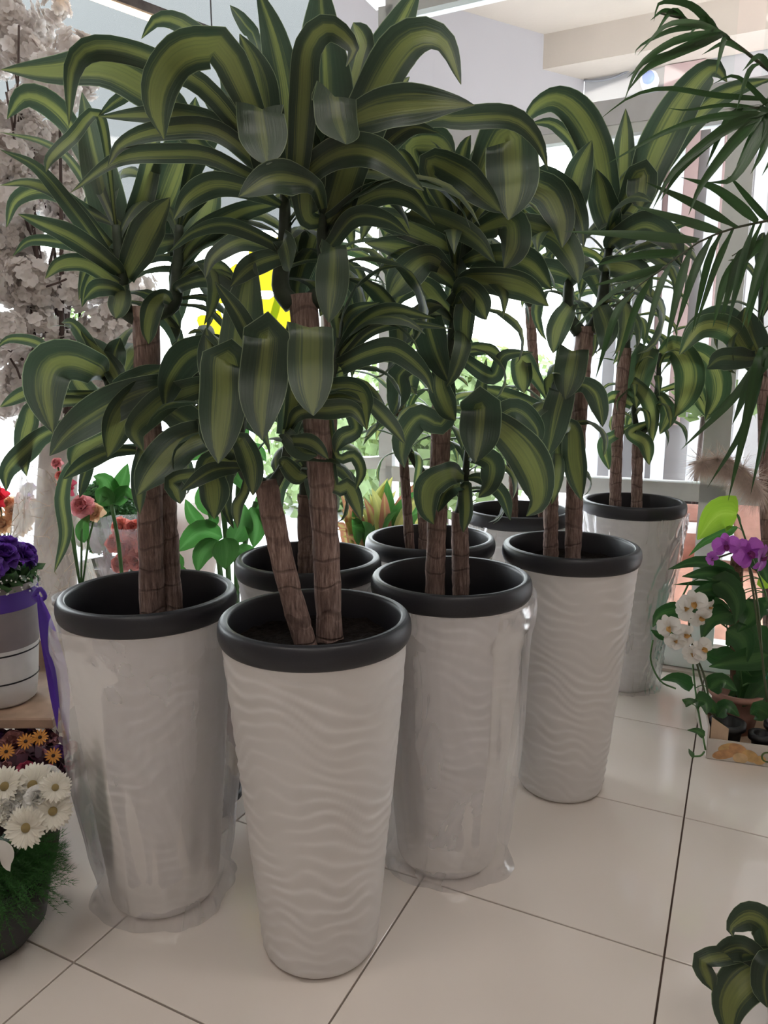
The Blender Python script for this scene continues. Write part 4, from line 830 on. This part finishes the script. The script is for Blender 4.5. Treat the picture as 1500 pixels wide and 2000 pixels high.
orchid(incrate(.070,.08),'potted_orchid','white flowering orchid in small black pot inside the crate','w',
  [(1355,1178,27,.3,(-.4,-1,.1)),(1368,1205,24,1.2,(-.1,-1,-.5)),(1340,1190,23,2.0,(-.8,-.6,.2)),(1308,1225,26,.5,(-.7,-.7,0)),(1338,1240,24,1.7,(-.2,-1,-.1)),(1318,1252,20,2.6,(-.4,-1,-.4)),(1372,1268,24,.9,(.2,-1,.3)),(1352,1278,20,2.2,(-.6,-.8,-.1)),(1385,1186,18,2,(.6,-.8,-.3))],
  [[(1388,1390),(1362,1300),(1345,1215),(1360,1170)],[(1388,1390),(1372,1310),(1330,1240),(1305,1222)]],2.41,[([(1400,1400),(1420,1380),(1445,1400)],30,0),([(1397,1394),(1386,1372),(1374,1366)],22,-.02)])
orchid(incrate(.262,.12),'potted_orchid','purple flowering orchid in dark pot inside the crate','p',
  [(1418,1066,26,.2,(-.3,-1,0)),(1392,1091,15,1,(-.9,-.5,0)),(1462,1080,33,.6,(.1,-1,.1)),(1486,1090,30,2.1,(.7,-.8,-.2))],
  [[(1502,1400),(1490,1300),(1480,1180),(1462,1100),(1440,1078),(1400,1090)],[(1502,1400),(1488,1280),(1470,1150),(1458,1080)]],2.38,[([(1505,1400),(1480,1385),(1465,1395)],44,-.03),([(1505,1400),(1520,1380),(1550,1390)],40,0)],.06)
for u,v,r in((.172,.05,.03),(.33,.24,.055),(.42,.12,.05)):
    o=incrate(u,v); solo('nursery_pot',at(pot_lathe(r*.8,r,.085),o),BP,{.03:'small black nursery pot between the orchid pots in the crate',.055:'widest black nursery pot at the rear of the crate',.05:'black nursery pot beside the purple orchid pot'}[r],'pot','black nursery pots in the crate')
# pampas plume
t=thing('pampas_grass','dried beige pampas plume arching beside the window post','dried plant',(1.80,2.72,0))
part('vase',at(pot_lathe(.05,.06,.4),(1.80,2.72,0)),plain('vase_grey',(.3,.3,.3),.4),t)
st=[Vector((1.80,2.72,.3)),U(1560,1120,2.70),U(1510,1010,2.69),U(1470,935,2.68),U(1415,896,2.68),U(1345,908,2.68)]
pth,_=catmull(st,20); q=MB(); q.tube(pth,.002,5); part('stalk',q,plain('dry_stalk',(.35,.27,.2),.8),t)
q=MB(); pr=random.Random(2)
for k in range(2800):
    f=pr.uniform(.72,1.0); b=pth[int(f*20)]; d=Vector((pr.gauss(0,.5)-.25,pr.gauss(0,.4),-.55+pr.gauss(0,.5))).normalized(); L=pr.uniform(.04,.115)*(1.15-abs(f-.78)*1.6)
    e=b+d*L+Vector((0,0,-.012)); s=d.cross(Vector((0,1,.2))).normalized()*.0011
    q.add([b-s,b+s,e],[(0,1,2)])
o=part('plume',q,plain('plume',(.68,.57,.51),.9,var=.2,scale=60,transl=.3),t); o['kind']='stuff'

# ------------------------------------------------------------------ left: shelf and flowers
WOOD=plain('shelf_wood',(.36,.24,.17),.6,var=.25,scale=12)
t=thing('wooden_shelf','low brown wooden shelf board carrying the purple rose pot','shelf',(-1.35,1.98,0))
q=MB(); q.box((-1.38,2.01,.405),(1.02,.42,.03),0,.004); part('board',q,WOOD,t,False)
for x,y in((-1.8,1.8),(-1.8,2.18),(-.9,2.18)):
    q=MB(); q.box((x,y,.195),(.04,.04,.39)); part('leg',q,WOOD,t,False)
q=MB(); q.box((-1.36,2.2,.455),(1.04,.02,.07)); part('back_rail',q,WOOD,t,False)
PU_=plain('purple_rose_petal',(.13,.045,.33),.55,var=.3,scale=60,transl=.25,tcol=(.2,.05,.5)); RIB=plain('purple_ribbon',(.10,.04,.33),.45,transl=.25,tcol=(.2,.08,.6))
bp_=Vector((-1.055,1.92,.42))
t=thing('rose_pot','grey and white striped pot of purple roses with purple ribbon on the shelf','flower pot',tuple(bp_))
q=MB(); q.lathe([(0,0),(.068,0),(.082,.01),(.090,.06),(.098,.15),(.100,.17)],40,bp_); lowp=part('pot_body',q,plain('pot_white_band',(.62,.60,.58),.5,var=.08,scale=14),t)
q=MB(); q.lathe([(.1,.168),(.105,.25),(.108,.34),(.100,.34),(.095,.30),(0,.30)],40,bp_); part('pot_sleeve',q,plain('pot_grey_band',(.20,.17,.17),.6,var=.06),t)
for z,r in((.155,.0995),(.075,.0932)):
    q=MB(); q.lathe([(r,z-.0022),(r+.0012,z),(r,z+.0022)],40,bp_); part('stripe',q,plain('black_stripe',(.01,.01,.012),.5),lowp)
q=MB(); q.lathe([(.107,.275),(.1095,.285),(.1095,.315),(.1085,.325)],40,bp_); rb=part('ribbon',q,RIB,t)
for pts,W in(([(72,1158),(88,1230),(103,1330),(112,1425)],24),([(76,1160),(98,1250),(118,1330),(134,1452)],30)):
    bladepx(pts,W,1.755,RIB,rb,'lance',0,20,n=12,m=3,fold=.2,wave=.08,name='ribbon_tail')
q=MB(); q.tube(catmull([U(66,1165,1.8),U(78,1150,1.79),U(88,1166,1.79),U(74,1172,1.79),U(66,1165,1.8)],16)[0],.006,8); part('ribbon_knot',q,RIB,rb)
RM=[rose_mesh(1,PU_,k) for k in range(3)]; fr=random.Random(4)
dome=bp_+Vector((0,0,.40))
for k in range(13):
    a=k*2.4; rr=.095*math.sqrt(k/13); p=dome+Vector((rr*math.cos(a),rr*math.sin(a),.035-.055*(rr/.095)**2)); d=(p-dome+Vector((0,-.02,.06)))
    place('rose',RM[k%3],face(p,p+d,0,k)@Matrix.Scale(fr.uniform(.038,.046),4),t)
q=MB()
for k in range(120):
    a=fr.uniform(0,6.28); p=dome+Vector((.115*math.cos(a),.115*math.sin(a),-.05+fr.uniform(-.03,.02))); q.lathe([(0,-.003),(.003,0),(0,.003)],5,p)
part('baby_breath',q,plain('tiny_white_buds',(.8,.8,.75),.6),t,kind='stuff')
part('greenery',leafcloud(dome+Vector((0,0,-.05)),.11,260,.035,4,.7,(1,1,.35)),M['pothos'],t,kind='stuff')
# mixed arrangement under the shelf
mp_=Vector((-1.0,1.80,0)); t=thing('flower_basket','low arrangement of small pink, orange and burgundy flowers under the shelf','flower arrangement',tuple(mp_))
part('basket',at(pot_lathe(.10,.14,.22),mp_),plain('dark_basket',(.05,.03,.03),.8,var=.3),t)
mc=mp_+Vector((0,0,.275))
part('greenery',leafcloud(mc,.16,420,.04,8,.4,(1.2,1,.6)),plain('burgundy_leaf',(.07,.02,.04),.6,var=.5,scale=30,transl=.2),t,kind='stuff')
ORM,ORC=daisy_mesh(1,plain('orange_petal',(.62,.26,.04),.5,transl=.2),plain('brown_centre',(.04,.02,.015),.8),14,1,'small_daisy',3)
cols=[('pink_filler',(.52,.24,.26)),('purple_filler',(.16,.06,.26)),('magenta_filler',(.45,.06,.12)),('dusky_rose',(.38,.17,.16))]
FM=[rose_mesh(1,plain(n,c,.6,transl=.25),20+i,((5,1,25),(5,.7,55),(3,.35,80))) for i,(n,c) in enumerate(cols)]
for k in range(46):
    a=k*2.4; rr=.18*math.sqrt((k+.5)/46); p=mc+Vector((rr*1.1*math.cos(a),rr*math.sin(a),.075-.08*(rr/.18)**2+fr.uniform(-.01,.01))); n=fr.choice((0,0,0,1,2,3,2,1))
    place('blossom',FM[n],face(p,p+Vector((p.x-mc.x,p.y-mc.y-.1,.14)),0,k)@Matrix.Scale(fr.uniform(.013,.021) if n!=3 else .035,4),t)
for x,y in((12,1468),(50,1448),(104,1476),(78,1440)):
    p=U(x,y,1.70); o=place('small_daisy',ORM,face(p,None,.2)@Matrix.Scale(.021,4),t); part('flower_centre',ORC,None,o)
# white gerbera arrangement
gp_=Vector((-.92,1.52,0)); t=thing('gerbera_pot','white gerberas with green fern in round black pot on the tiled floor','flower arrangement',tuple(gp_))
q=MB(); q.lathe([(0,0.0),(.08,0),(.12,.05),(.135,.13),(.135,.18),(.125,.18),(.12,.15),(0,.15)],40,gp_); part('pot',q,BP,t)
WG=plain('white_gerbera_petal',(.86,.83,.74),.55,transl=.3,tcol=(.9,.87,.8)); GC=plain('gerbera_centre',(.62,.47,.20),.8,var=.2,scale=90,bump=.8,bscale=200)
GM,GCM=daisy_mesh(1,WG,GC,30,2,'gerbera',5)
for x,y,wp,Yg,tg in((52,1616,88,1.42,(-.1,-1,.35)),(10,1536,82,1.50,(.0,-1,.7)),(64,1534,90,1.52,(.15,-1,.9)),(103,1584,80,1.47,(.5,-1,.5)),(108,1538,64,1.485,(.4,-.9,.6)),(-8,1590,70,1.46,(-.3,-1,.6))):
    p=U(x,y,Yg); o=place('gerbera',GM,face(p,p+Vector(tg),0,x)@Matrix.Scale(wp/2*pxm(p),4),t); part('flower_centre',GCM,None,o)
    q=MB(); q.tube([p-Vector(tg).normalized()*.01,p.lerp(gp_+Vector((0,0,.2)),.4),gp_+Vector((0,0,.14))],.003,6); part('flower_stem',q,M['greenstem'],t)
WL=rose_mesh(1,plain('white_lisianthus',(.82,.81,.78),.6,transl=.3),31)
for x,y,Yg,r in((75,1562,1.48,.032),(14,1585,1.47,.032),(92,1520,1.56,.03),(35,1560,1.5,.032)):
    p=U(x,y,Yg); place('lisianthus',WL,face(p,None,.3,x)@Matrix.Scale(r,4),t)
q=MB(); fc=gp_+Vector((0,0,.20))
for k in range(230):
    a=fr.uniform(-1.5,.7); el=fr.uniform(-.15,.6); d=Vector((math.cos(a)*math.cos(el),math.sin(a)*math.cos(el),math.sin(el))); L=fr.uniform(.09,.16); b=fc+Vector((d.x*.05,d.y*.05,fr.uniform(-.02,.03)))
    for j in range(14):
        s=.25+.75*j/13; p=b+d*L*s+Vector((0,0,-.05*s*s))
        if (p.xy-Vector((-.567,1.705))).length<.230: continue
        for m_ in range(5):
            e=Vector((fr.gauss(0,1),fr.gauss(0,1),fr.gauss(0,1))).normalized()*.014; w_=e.cross(d).normalized()*.0006
            q.add([p-w_,p+w_,p+e+d*.008],[(0,1,2)])
part('fern',q,plain('asparagus_fern',(.035,.13,.03),.6,var=.4,scale=20,transl=.3,tcol=(.08,.3,.05)),t,kind='stuff')
part('greenery',leafcloud(fc+Vector((0,-.03,.03)),.085,240,.045,18,.35,(1.1,.8,.7)),M['pothos'],t,kind='stuff')
bladepx([(-5,1640),(12,1665),(14,1690),(20,1702)],26,1.38,plain('white_satin_ribbon',(.62,.6,.56),.4),t,'lance',0,10,name='ribbon')

# ------------------------------------------------------------------ left: blossom tree
BL=plain('silk_blossom',(.92,.885,.865),.7,transl=.5,tcol=(.82,.77,.74)); TW_=plain('white_birch_bark',(.60,.57,.55),.8,var=.15,scale=9,bump=.3,bscale=30)
tb=U(112,1250,2.62); tb=Vector((tb.x,tb.y,0))
t=thing('blossom_tree','artificial tree with white blossoms and pale trunk wrapped in netting','artificial tree',tuple(tb))
top=U(118,820,2.62); q=MB(); q.tube(catmull([tb,U(108,1150,2.62),U(110,1000,2.62),top],18)[0],[.085-.022*i/18 for i in range(19)],16); trunk=part('trunk',q,TW_,t)
tr=random.Random(11); TWIG=plain('twig',(.09,.06,.055),.8)
targets=[(20,60,0),(70,110,.1),(115,125,-.1),(30,200,.0),(70,240,.1),(20,330,-.1),(75,330,.15),(120,420,.1),(40,440,0),(20,540,-.1),(90,520,.1),(150,560,0),(210,600,.1),(60,600,-.1),(235,640,.05),(170,660,0),(40,690,.1),(110,710,-.05),(200,720,.1),(20,770,0),(70,790,.1),(140,760,.1),(10,140,.1),(135,330,.2),(180,480,.2),(-40,300,0),(-40,500,0),(-50,660,.1)]
CL=[]
for s in range(4):
    rd=random.Random(50+s); mb=MB()
    for k in range(46):
        d=Vector((rd.gauss(0,1),rd.gauss(0,1),rd.gauss(0,1))).normalized(); c_=d*rd.uniform(.45,1.0)
        q4=d.to_track_quat('Z','Y').to_matrix().to_4x4()
        for j in range(5):
            petal(mb,Matrix.Translation(c_)@q4@Matrix.Rotation(j*1.2566+rd.uniform(-.2,.2),4,'Z')@Matrix.Rotation(-R(22+rd.uniform(-10,14)),4,'Y'),.38,.36,.15,-.3,2,2,.7)
    CL.append(mb.mesh('blossom_cluster',BL))
for x,y,dy in targets:
    e=U(x,y,2.62+dy); m1=top.lerp(e,.5)+Vector((tr.uniform(-.05,.05),tr.uniform(-.05,.05),.06)); pth,_=catmull([top-Vector((0,0,.05)),m1,e],10)
    q=MB(); q.tube(pth,[.012-.009*i/10 for i in range(11)],6); br=part('branch',q,TWIG,t)
    for k in range(4):
        p=e+Vector((tr.gauss(0,.05),tr.gauss(0,.05),tr.gauss(0,.055))); place('blossom_cluster',CL[tr.randrange(4)],Matrix.Translation(p)@Matrix.Rotation(tr.uniform(0,6),4,'Z')@Matrix.Rotation(tr.uniform(0,3),4,'X')@Matrix.Scale(tr.uniform(.05,.078),4),br)
for a,b in(((28,250),(37,50)),((10,330),(30,420)),((12,180),(30,300)),((20,700),(40,740)),((90,560),(130,545))):
    q=MB(); q.tube([U(a[0],a[1],2.5),U((a[0]+b[0])/2+3,(a[1]+b[1])/2,2.5),U(b[0],b[1],2.5)],.0035,5); part('twig',q,TWIG,t)
# netting skirt and raffia at the trunk foot
q=MB(); P=[]
for j in range(13):
    s=j/12; z=.98-.62*s
    for k in range(41):
        a=2*math.pi*k/40; r=.085+.10*s**1.3+.012*math.sin(7*a+s*5)+.01*noise.noise(Vector((a*2,s*4,1)))
        P.append((tb.x+r*math.cos(a),tb.y+r*math.sin(a),z+.015*math.sin(3*a)))
q.grid(P,41,13); part('netting',q,filmmat('white_netting',.42,(.8,.76,.70),.1,.4),t)
q=MB()
for k in range(420):
    a=tr.uniform(0,6.28); s=tr.random(); z=.95-.75*s; r=.1+.12*s; p=Vector((tb.x+r*math.cos(a),tb.y+r*math.sin(a),z)); d=Vector((tr.gauss(0,1),tr.gauss(0,1),tr.gauss(0,.7))).normalized()*tr.uniform(.05,.12)
    m_=p+d*.5+Vector((tr.gauss(0,.012),tr.gauss(0,.012),tr.gauss(0,.012))); w_=d.orthogonal().normalized()*.0011
    q.add([p-w_,p+w_,m_+w_,m_-w_,p+d+w_,p+d-w_],[(0,1,2,3),(3,2,4,5)])
def hug(v):
    h=Vector((v[0]-tb.x,v[1]-tb.y)); s=max(0,min(1,(.98-v[2])/.62)); lim=.097+.10*s**1.3
    if h.length>lim: h=h*(lim/h.length)
    return (tb.x+h.x,tb.y+h.y,v[2])
q.v=[hug(v) for v in q.v]
part('raffia',q,plain('raffia',(.56,.46,.37),.9,var=.2,scale=40),t,kind='stuff')

# ------------------------------------------------------------------ left background: bouquets and plants
def bouquet(name,label,cat,base,heads,potm,Yb,leafm=None,leaves=(),wrap=None,poth=.25,potr=.09):
    base=Vector(base); t=thing(name,label,cat,tuple(base)); 
    if wrap: 
        q=MB(); P=[]
        for j in range(9):
            s=j/8
            for k in range(33):
                a=2*math.pi*k/32; r=wrap[0]*(.35+.65*s**.8)*(1+.07*math.sin(5*a+2*s)+.05*math.sin(9*a)); P.append((base.x+r*math.cos(a),base.y+r*math.sin(a),base.z+wrap[1]*s))
        q.grid(P,33,9); part('wrapping',q,wrap[2],t)
    else: part('pot',at(pot_lathe(potr*.8,potr,poth),base),potm,t)
    hub=base+Vector((0,0,poth))
    for x,y,r,me,dy in heads:
        p=U(x,y,Yb+dy); q=MB(); q.tube([hub,hub.lerp(p,.55)+Vector((0,0,.03)),p],.0035,6); st=part('flower_stem',q,M['greenstem'],t)
        place('rose',me,face(p,p+Vector((tr.uniform(-.4,.4),-1,tr.uniform(.2,.7))),0,x)@Matrix.Scale(r*pxm(p),4),st)
    for pts,W,mt,pf in leaves: bladepx(pts,W,Yb-.02,M[mt],t,pf,-.04,tr.uniform(-25,25),n=9,name='leaf')
    return t
def rm(n,c,s=1): return rose_mesh(1,plain(n,c,.55,var=.15,scale=50,transl=.35,tcol=tuple(min(1,x*1.3) for x in c)),s)
PEACH=rm('peach_rose',(.72,.50,.32),41); PINK=rm('pink_rose',(.74,.34,.36),42); DEEP=rm('deep_pink_rose',(.50,.08,.13),43); REDR=rm('red_rose',(.62,.03,.05),44); VIO=rm('violet_rose',(.22,.10,.36),45); SAL=rm('salmon_rose',(.70,.26,.22),46)
gpot=plain('grey_pot',(.28,.27,.26),.6)
bouquet('flower_bucket','peach and violet artificial roses in grey bucket behind the blossom tree trunk','flower arrangement',tuple(U(20,1150,2.95).xy)+(0,),
  [(8,1025,20,PEACH,0),(30,1000,20,PEACH,.02),(55,1010,18,PEACH,0),(20,985,16,PEACH,.05),(70,990,18,PEACH,.04),(45,1030,18,PEACH,-.03),(57,957,16,VIO,0),(48,975,18,PINK,.03),(-2,970,22,REDR,0),(-15,1000,20,PEACH,0)],gpot,2.95,poth=.55,potr=.12)
bouquet('flower_bucket','pink ranunculus and roses in grey bucket between netted trunk and topiary ball','flower arrangement',tuple(U(158,1150,2.32).xy)+(0,),
  [(130,952,21,DEEP,0),(162,990,25,PINK,-.03),(187,1000,19,PEACH,-.01),(120,930,12,SAL,.05),(112,905,12,PINK,.06)],gpot,2.36,leaves=[([(165,1060),(160,1030),(175,1005)],26,'green','ovate')],poth=.6,potr=.08)
# topiary ball
tc_=U(205,1010,3.13); t=thing('boxwood_ball','round boxwood topiary ball on grey pot behind the bouquets','topiary',(tc_.x,tc_.y,0))
part('pot',at(pot_lathe(.09,.12,.5),(tc_.x,tc_.y,0)),gpot,t); q=MB(); q.tube([(tc_.x,tc_.y,.4),tuple(tc_)],.02,8); part('stem',q,TWIG,t)
part('foliage',leafcloud(tc_,.15,5200,.022,61,.72,(1,1,1.05)),plain('boxwood_leaf',(.05,.17,.05),.5,var=.5,scale=40,transl=.3,tcol=(.12,.36,.08)),t,kind='stuff')
TUL=filmmat('white_tulle',.26,(.86,.82,.86),.05,.5)
b0=U(252,1150,2.55)+Vector((.02,0,0)); bouquet('wrapped_bouquet','pink rose bouquet wrapped in white tulle beside the topiary ball','bouquet',(b0.x,b0.y,.40),
  [(238,1030,21,SAL,0),(262,1035,22,SAL,-.02),(225,1062,20,SAL,.01),(250,1070,24,SAL,-.04),(280,1050,22,SAL,0),(300,1080,22,SAL,.0),(330,1085,20,SAL,.02),(240,1100,22,SAL,0),(270,1095,22,SAL,-.04)],None,2.52,wrap=(.14,.40,TUL),poth=.2)
q=MB(); q.box((b0.x,b0.y,.20),(.14,.2,.40),0,.01); solo('display_box',q,plain('display_box_card',(.45,.42,.40),.7),'pale display box carrying the tulle wrapped bouquet','box')
b1=U(368,1120,2.82); PAPER=plain('white_paper_wrap',(.82,.76,.74),.6,transl=.45)
bouquet('wrapped_bouquet','red rose bouquet in white paper beside the broad-leaved green plant','bouquet',(b1.x,b1.y,.34),
  [(372,1010,22,REDR,-.03),(332,1008,13,REDR,-.02),(350,1000,10,PEACH,0)],None,2.80,wrap=(.14,.5,PAPER),poth=.2)
q=MB(); q.box((b1.x,b1.y,.17),(.15,.2,.34),0,.01); solo('display_box',q,plain('display_box_white',(.55,.53,.52),.7),'pale display box carrying the red rose bouquet','box')
# broad-leaved green plant
gb=Vector((U(455,1200,2.3).x,2.37,0)); t=thing('leafy_plant','bright green broad-leaved potted plant behind the white planters','potted plant',tuple(gb))
part('pot',at(pot_lathe(.09,.12,.4),gb),XM['terra'],t)
for sx,tx_,ty_ in((-.02,432,960),(.0,468,900),(.03,500,980),(-.04,395,1060)):
    q=MB(); q.tube(catmull([gb+Vector((sx,0,.3)),U((tx_+455)/2,1080,2.32),U(tx_,ty_,2.32)],12)[0],.009,8); part('stem',q,M['greenstem'],t)
for pts,W,dy in(([(435,1050),(390,1040),(345,1078)],52,0),([(440,1050),(442,1080),(440,1112)],54,-.06),([(425,1055),(395,1080),(385,1118)],40,-.03),([(455,1060),(470,1030),(478,985)],46,-.02),([(490,990),(500,1030),(495,1070)],44,.0),
  ([(400,1030),(378,1010),(362,975)],30,.02),([(440,960),(425,930),(440,880)],40,.03),([(470,900),(500,880),(520,900)],40,.04),([(430,1000),(400,980),(392,945)],38,.04),([(410,1030),(415,1010),(405,1000)],26,0),([(460,1070),(490,1090),(510,1120)],40,0),([(500,970),(520,1000),(525,1050)],36,.03),
  ([(440,900),(400,880),(370,900)],40,.06),([(470,880),(470,840),(490,800)],36,.06),([(430,940),(460,930),(480,960)],36,.02),([(350,1080),(345,1110),(370,1120)],30,.03)):
    bladepx(pts,W,2.3+dy,M['green'],t,'ovate',-.05,tr.uniform(-25,25),n=9,m=6,fold=.12,wave=.04,name='leaf')
# its small neighbour
kb=Vector((U(240,1180,2.13).x,2.13,0)); t=thing('leafy_plant','small bright green leafy plant behind the bagged planter beside the shelf','potted plant',tuple(kb))
part('pot',at(pot_lathe(.05,.062,.45),kb),XM['terra'],t); ktop=U(218,985,2.18)
q=MB(); q.tube(catmull([kb+Vector((0,0,.4)),kb.lerp(ktop,.6)+Vector((.01,0,.2)),ktop],12)[0],.006,8); part('stem',q,M['greenstem'],t)
for pts,W,dy in(([(218,985),(205,940),(182,930)],44,.0),([(220,985),(238,945),(250,905)],36,.02),([(214,988),(200,965),(192,985)],36,-.03),([(222,985),(245,960),(258,975)],32,.0)):
    bladepx(pts,W,2.18+dy,M['green'],t,'ovate',-.05,tr.uniform(-25,25),n=9,m=6,fold=.12,wave=.04,name='leaf')
# rust coloured foliage plant beyond
cb=Vector((U(735,1100,3.35).x,3.35,0)); t=thing('foliage_plant','rust and olive leaved potted plant beside the white window post','potted plant',tuple(cb)); part('pot',at(pot_lathe(.13,.17,.32),cb),XM['terra'],t)
for k in range(64):
    a=tr.uniform(0,6.28); x=tr.uniform(650,850); y=tr.uniform(930,1060); b=cb+Vector((tr.uniform(-.08,.08),tr.uniform(-.06,.06),.3)); e=U(x,y,3.35+tr.uniform(-.15,.15)); m1=b.lerp(e,.6)+Vector((0,0,.1))
    blade3([b.lerp(e,.35)+Vector((0,0,.05)),m1,e],tr.uniform(.05,.075),M['croton' if k%3==0 else ('bamboo' if k%3==1 else 'green')],t,'ovate',tr.uniform(-50,50),4,8,.1,.03,name='leaf')
    if k%4==0:
        q=MB(); q.tube([b,b.lerp(e,.4)+Vector((0,0,.05))],.004,5); part('stem',q,TWIG,t)
# window sticker with yellow flowers on the side glazing
YEL=plain('yellow_vinyl',(.85,.62,.02),.5,transl=.5,tcol=(1,.75,.03)); GRV=plain('green_vinyl',(.20,.55,.20),.5,transl=.5)
def onw2(x,y,off=-.008): return OnP(x,y,W2A+N2*off,N2)
s0=onw2(500,560); t=thing('window_sticker','yellow flower sticker with green stems on the side window glass','sticker',tuple(s0))
for cx,cy,r in((545,520,70),(540,625,60),(455,560,48),(415,640,36),(584,562,30)):
    q=MB(); c_=onw2(cx,cy); P=[c_]
    for k in range(30):
        a=2*math.pi*k/30; rr=r*(.86+.14*math.cos(5*a)); P.append(onw2(cx+rr*math.cos(a),cy+rr*math.sin(a)))
    q.add(P,[(0,k+1,(k+1)%30+1) for k in range(30)]); part('sticker_flower',q,YEL,t,False)
for a,b in(((455,600),(440,720)),((545,580),(500,740)),((415,670),(430,760)),((600,600),(560,740))):
    q=MB(); A_=onw2(a[0],a[1],-.007); B_=onw2(b[0],b[1],-.007); sx=D2*.02; q.add([A_-sx,A_+sx,B_+sx,B_-sx],[(0,1,2,3)]); part('sticker_stem',q,GRV,t,False)
# small things on the floor between the planters
p=G(450,1590); solo('small_bowl',at(pot_lathe(.05,.075,.075),(p.x-.05,p.y+.02,0)),BP,'small black plastic bowl on the tiles behind the bagged planter','bowl')
p=G(455,1545); q=MB(); q.lathe([(0,0),(.05,0),(.07,.04),(.072,.08),(.05,.12),(.035,.13),(.04,.15),(0,.15)],24,(p.x-.06,p.y+.06,0)); solo('ochre_jar',q,plain('ochre_ceramic',(.30,.22,.10),.5,var=.2),'rounded ochre jar on the tiles beside the black bowl','jar')
# ------------------------------------------------------------------ plants and pots outside
SHR=plain('pale_shrub_leaf',(.15,.22,.09),.6,var=.5,scale=6,transl=.35,tcol=(.26,.34,.12))
for i,(x,Y,r,lab) in enumerate(((870,6.2,.9,'pale green shrub outside the glazing behind the white window post'),(640,7.5,.8,'low green shrub beyond the side window'),(117,6.5,.32,'small round green bush seen past the blossom tree'),(1010,9.5,.8,'dense green shrub outside behind the wrapped planter'))):
    c_=U(x,{0:840,1:900,2:655,3:800}[i],Y); t=thing('shrub',lab,'shrub',(c_.x,c_.y,-.04),'shrubs outside')
    part('foliage',leafcloud(c_,r,int(2600*r+500),.10*r+.03,70+i,.4,(1,1,.9)),SHR,t,kind='stuff'); q=MB(); q.tube([(c_.x,c_.y,-.04),tuple(c_)],.04,8); part('trunk',q,TWIG,t)
for x,Y,r,h,lab in((1345,3.95,.155,.33,'faded terracotta pot with white sticker outside the window'),(1490,3.75,.17,.4,'large terracotta pot outside behind the purple orchid')):
    c_=U(x,1085,Y); t=thing('terracotta_pot',lab,'pot',(c_.x,c_.y,.31)); o=part('pot',at(pot_lathe(r*.75,r,h),(c_.x,c_.y,.31)),XM['terra'],t)
    part('soil',at((lambda q:(q.lathe([(0,.004),(r-.02,0)],20),q)[1])(MB()),(c_.x,c_.y,.31+h-.028)),M['soil'],t)
    if x<1400:
        q=MB(); q.box((c_.x-.05,c_.y-r*.93,.31+h*.62),(.055,.004,.06),R(-18)); part('paper_label',q,plain('pot_sticker',(.8,.8,.8),.6),o,False)
    q=MB(); q.tube([(c_.x,c_.y,.5),(c_.x+.02,c_.y,1.1)],.012,6); part('stem',q,TWIG,t)
    part('foliage',leafcloud((c_.x+.02,c_.y,1.2),.15,110,.08,int(x),.3),SHR,t,kind='stuff')
e0=U(1290,1160,3.9); q=MB(); q.bar(Vector((e0.x-.2,e0.y+.05,.13)),Vector((e0.x-.2,e0.y+.05,.13))+TX*1.7,.42,.36)
solo('planter_ledge',q,plain('ledge_brick',(.42,.22,.16),.85,var=.25,scale=10),'low reddish brick ledge outside carrying terracotta pots','ledge',None,False)
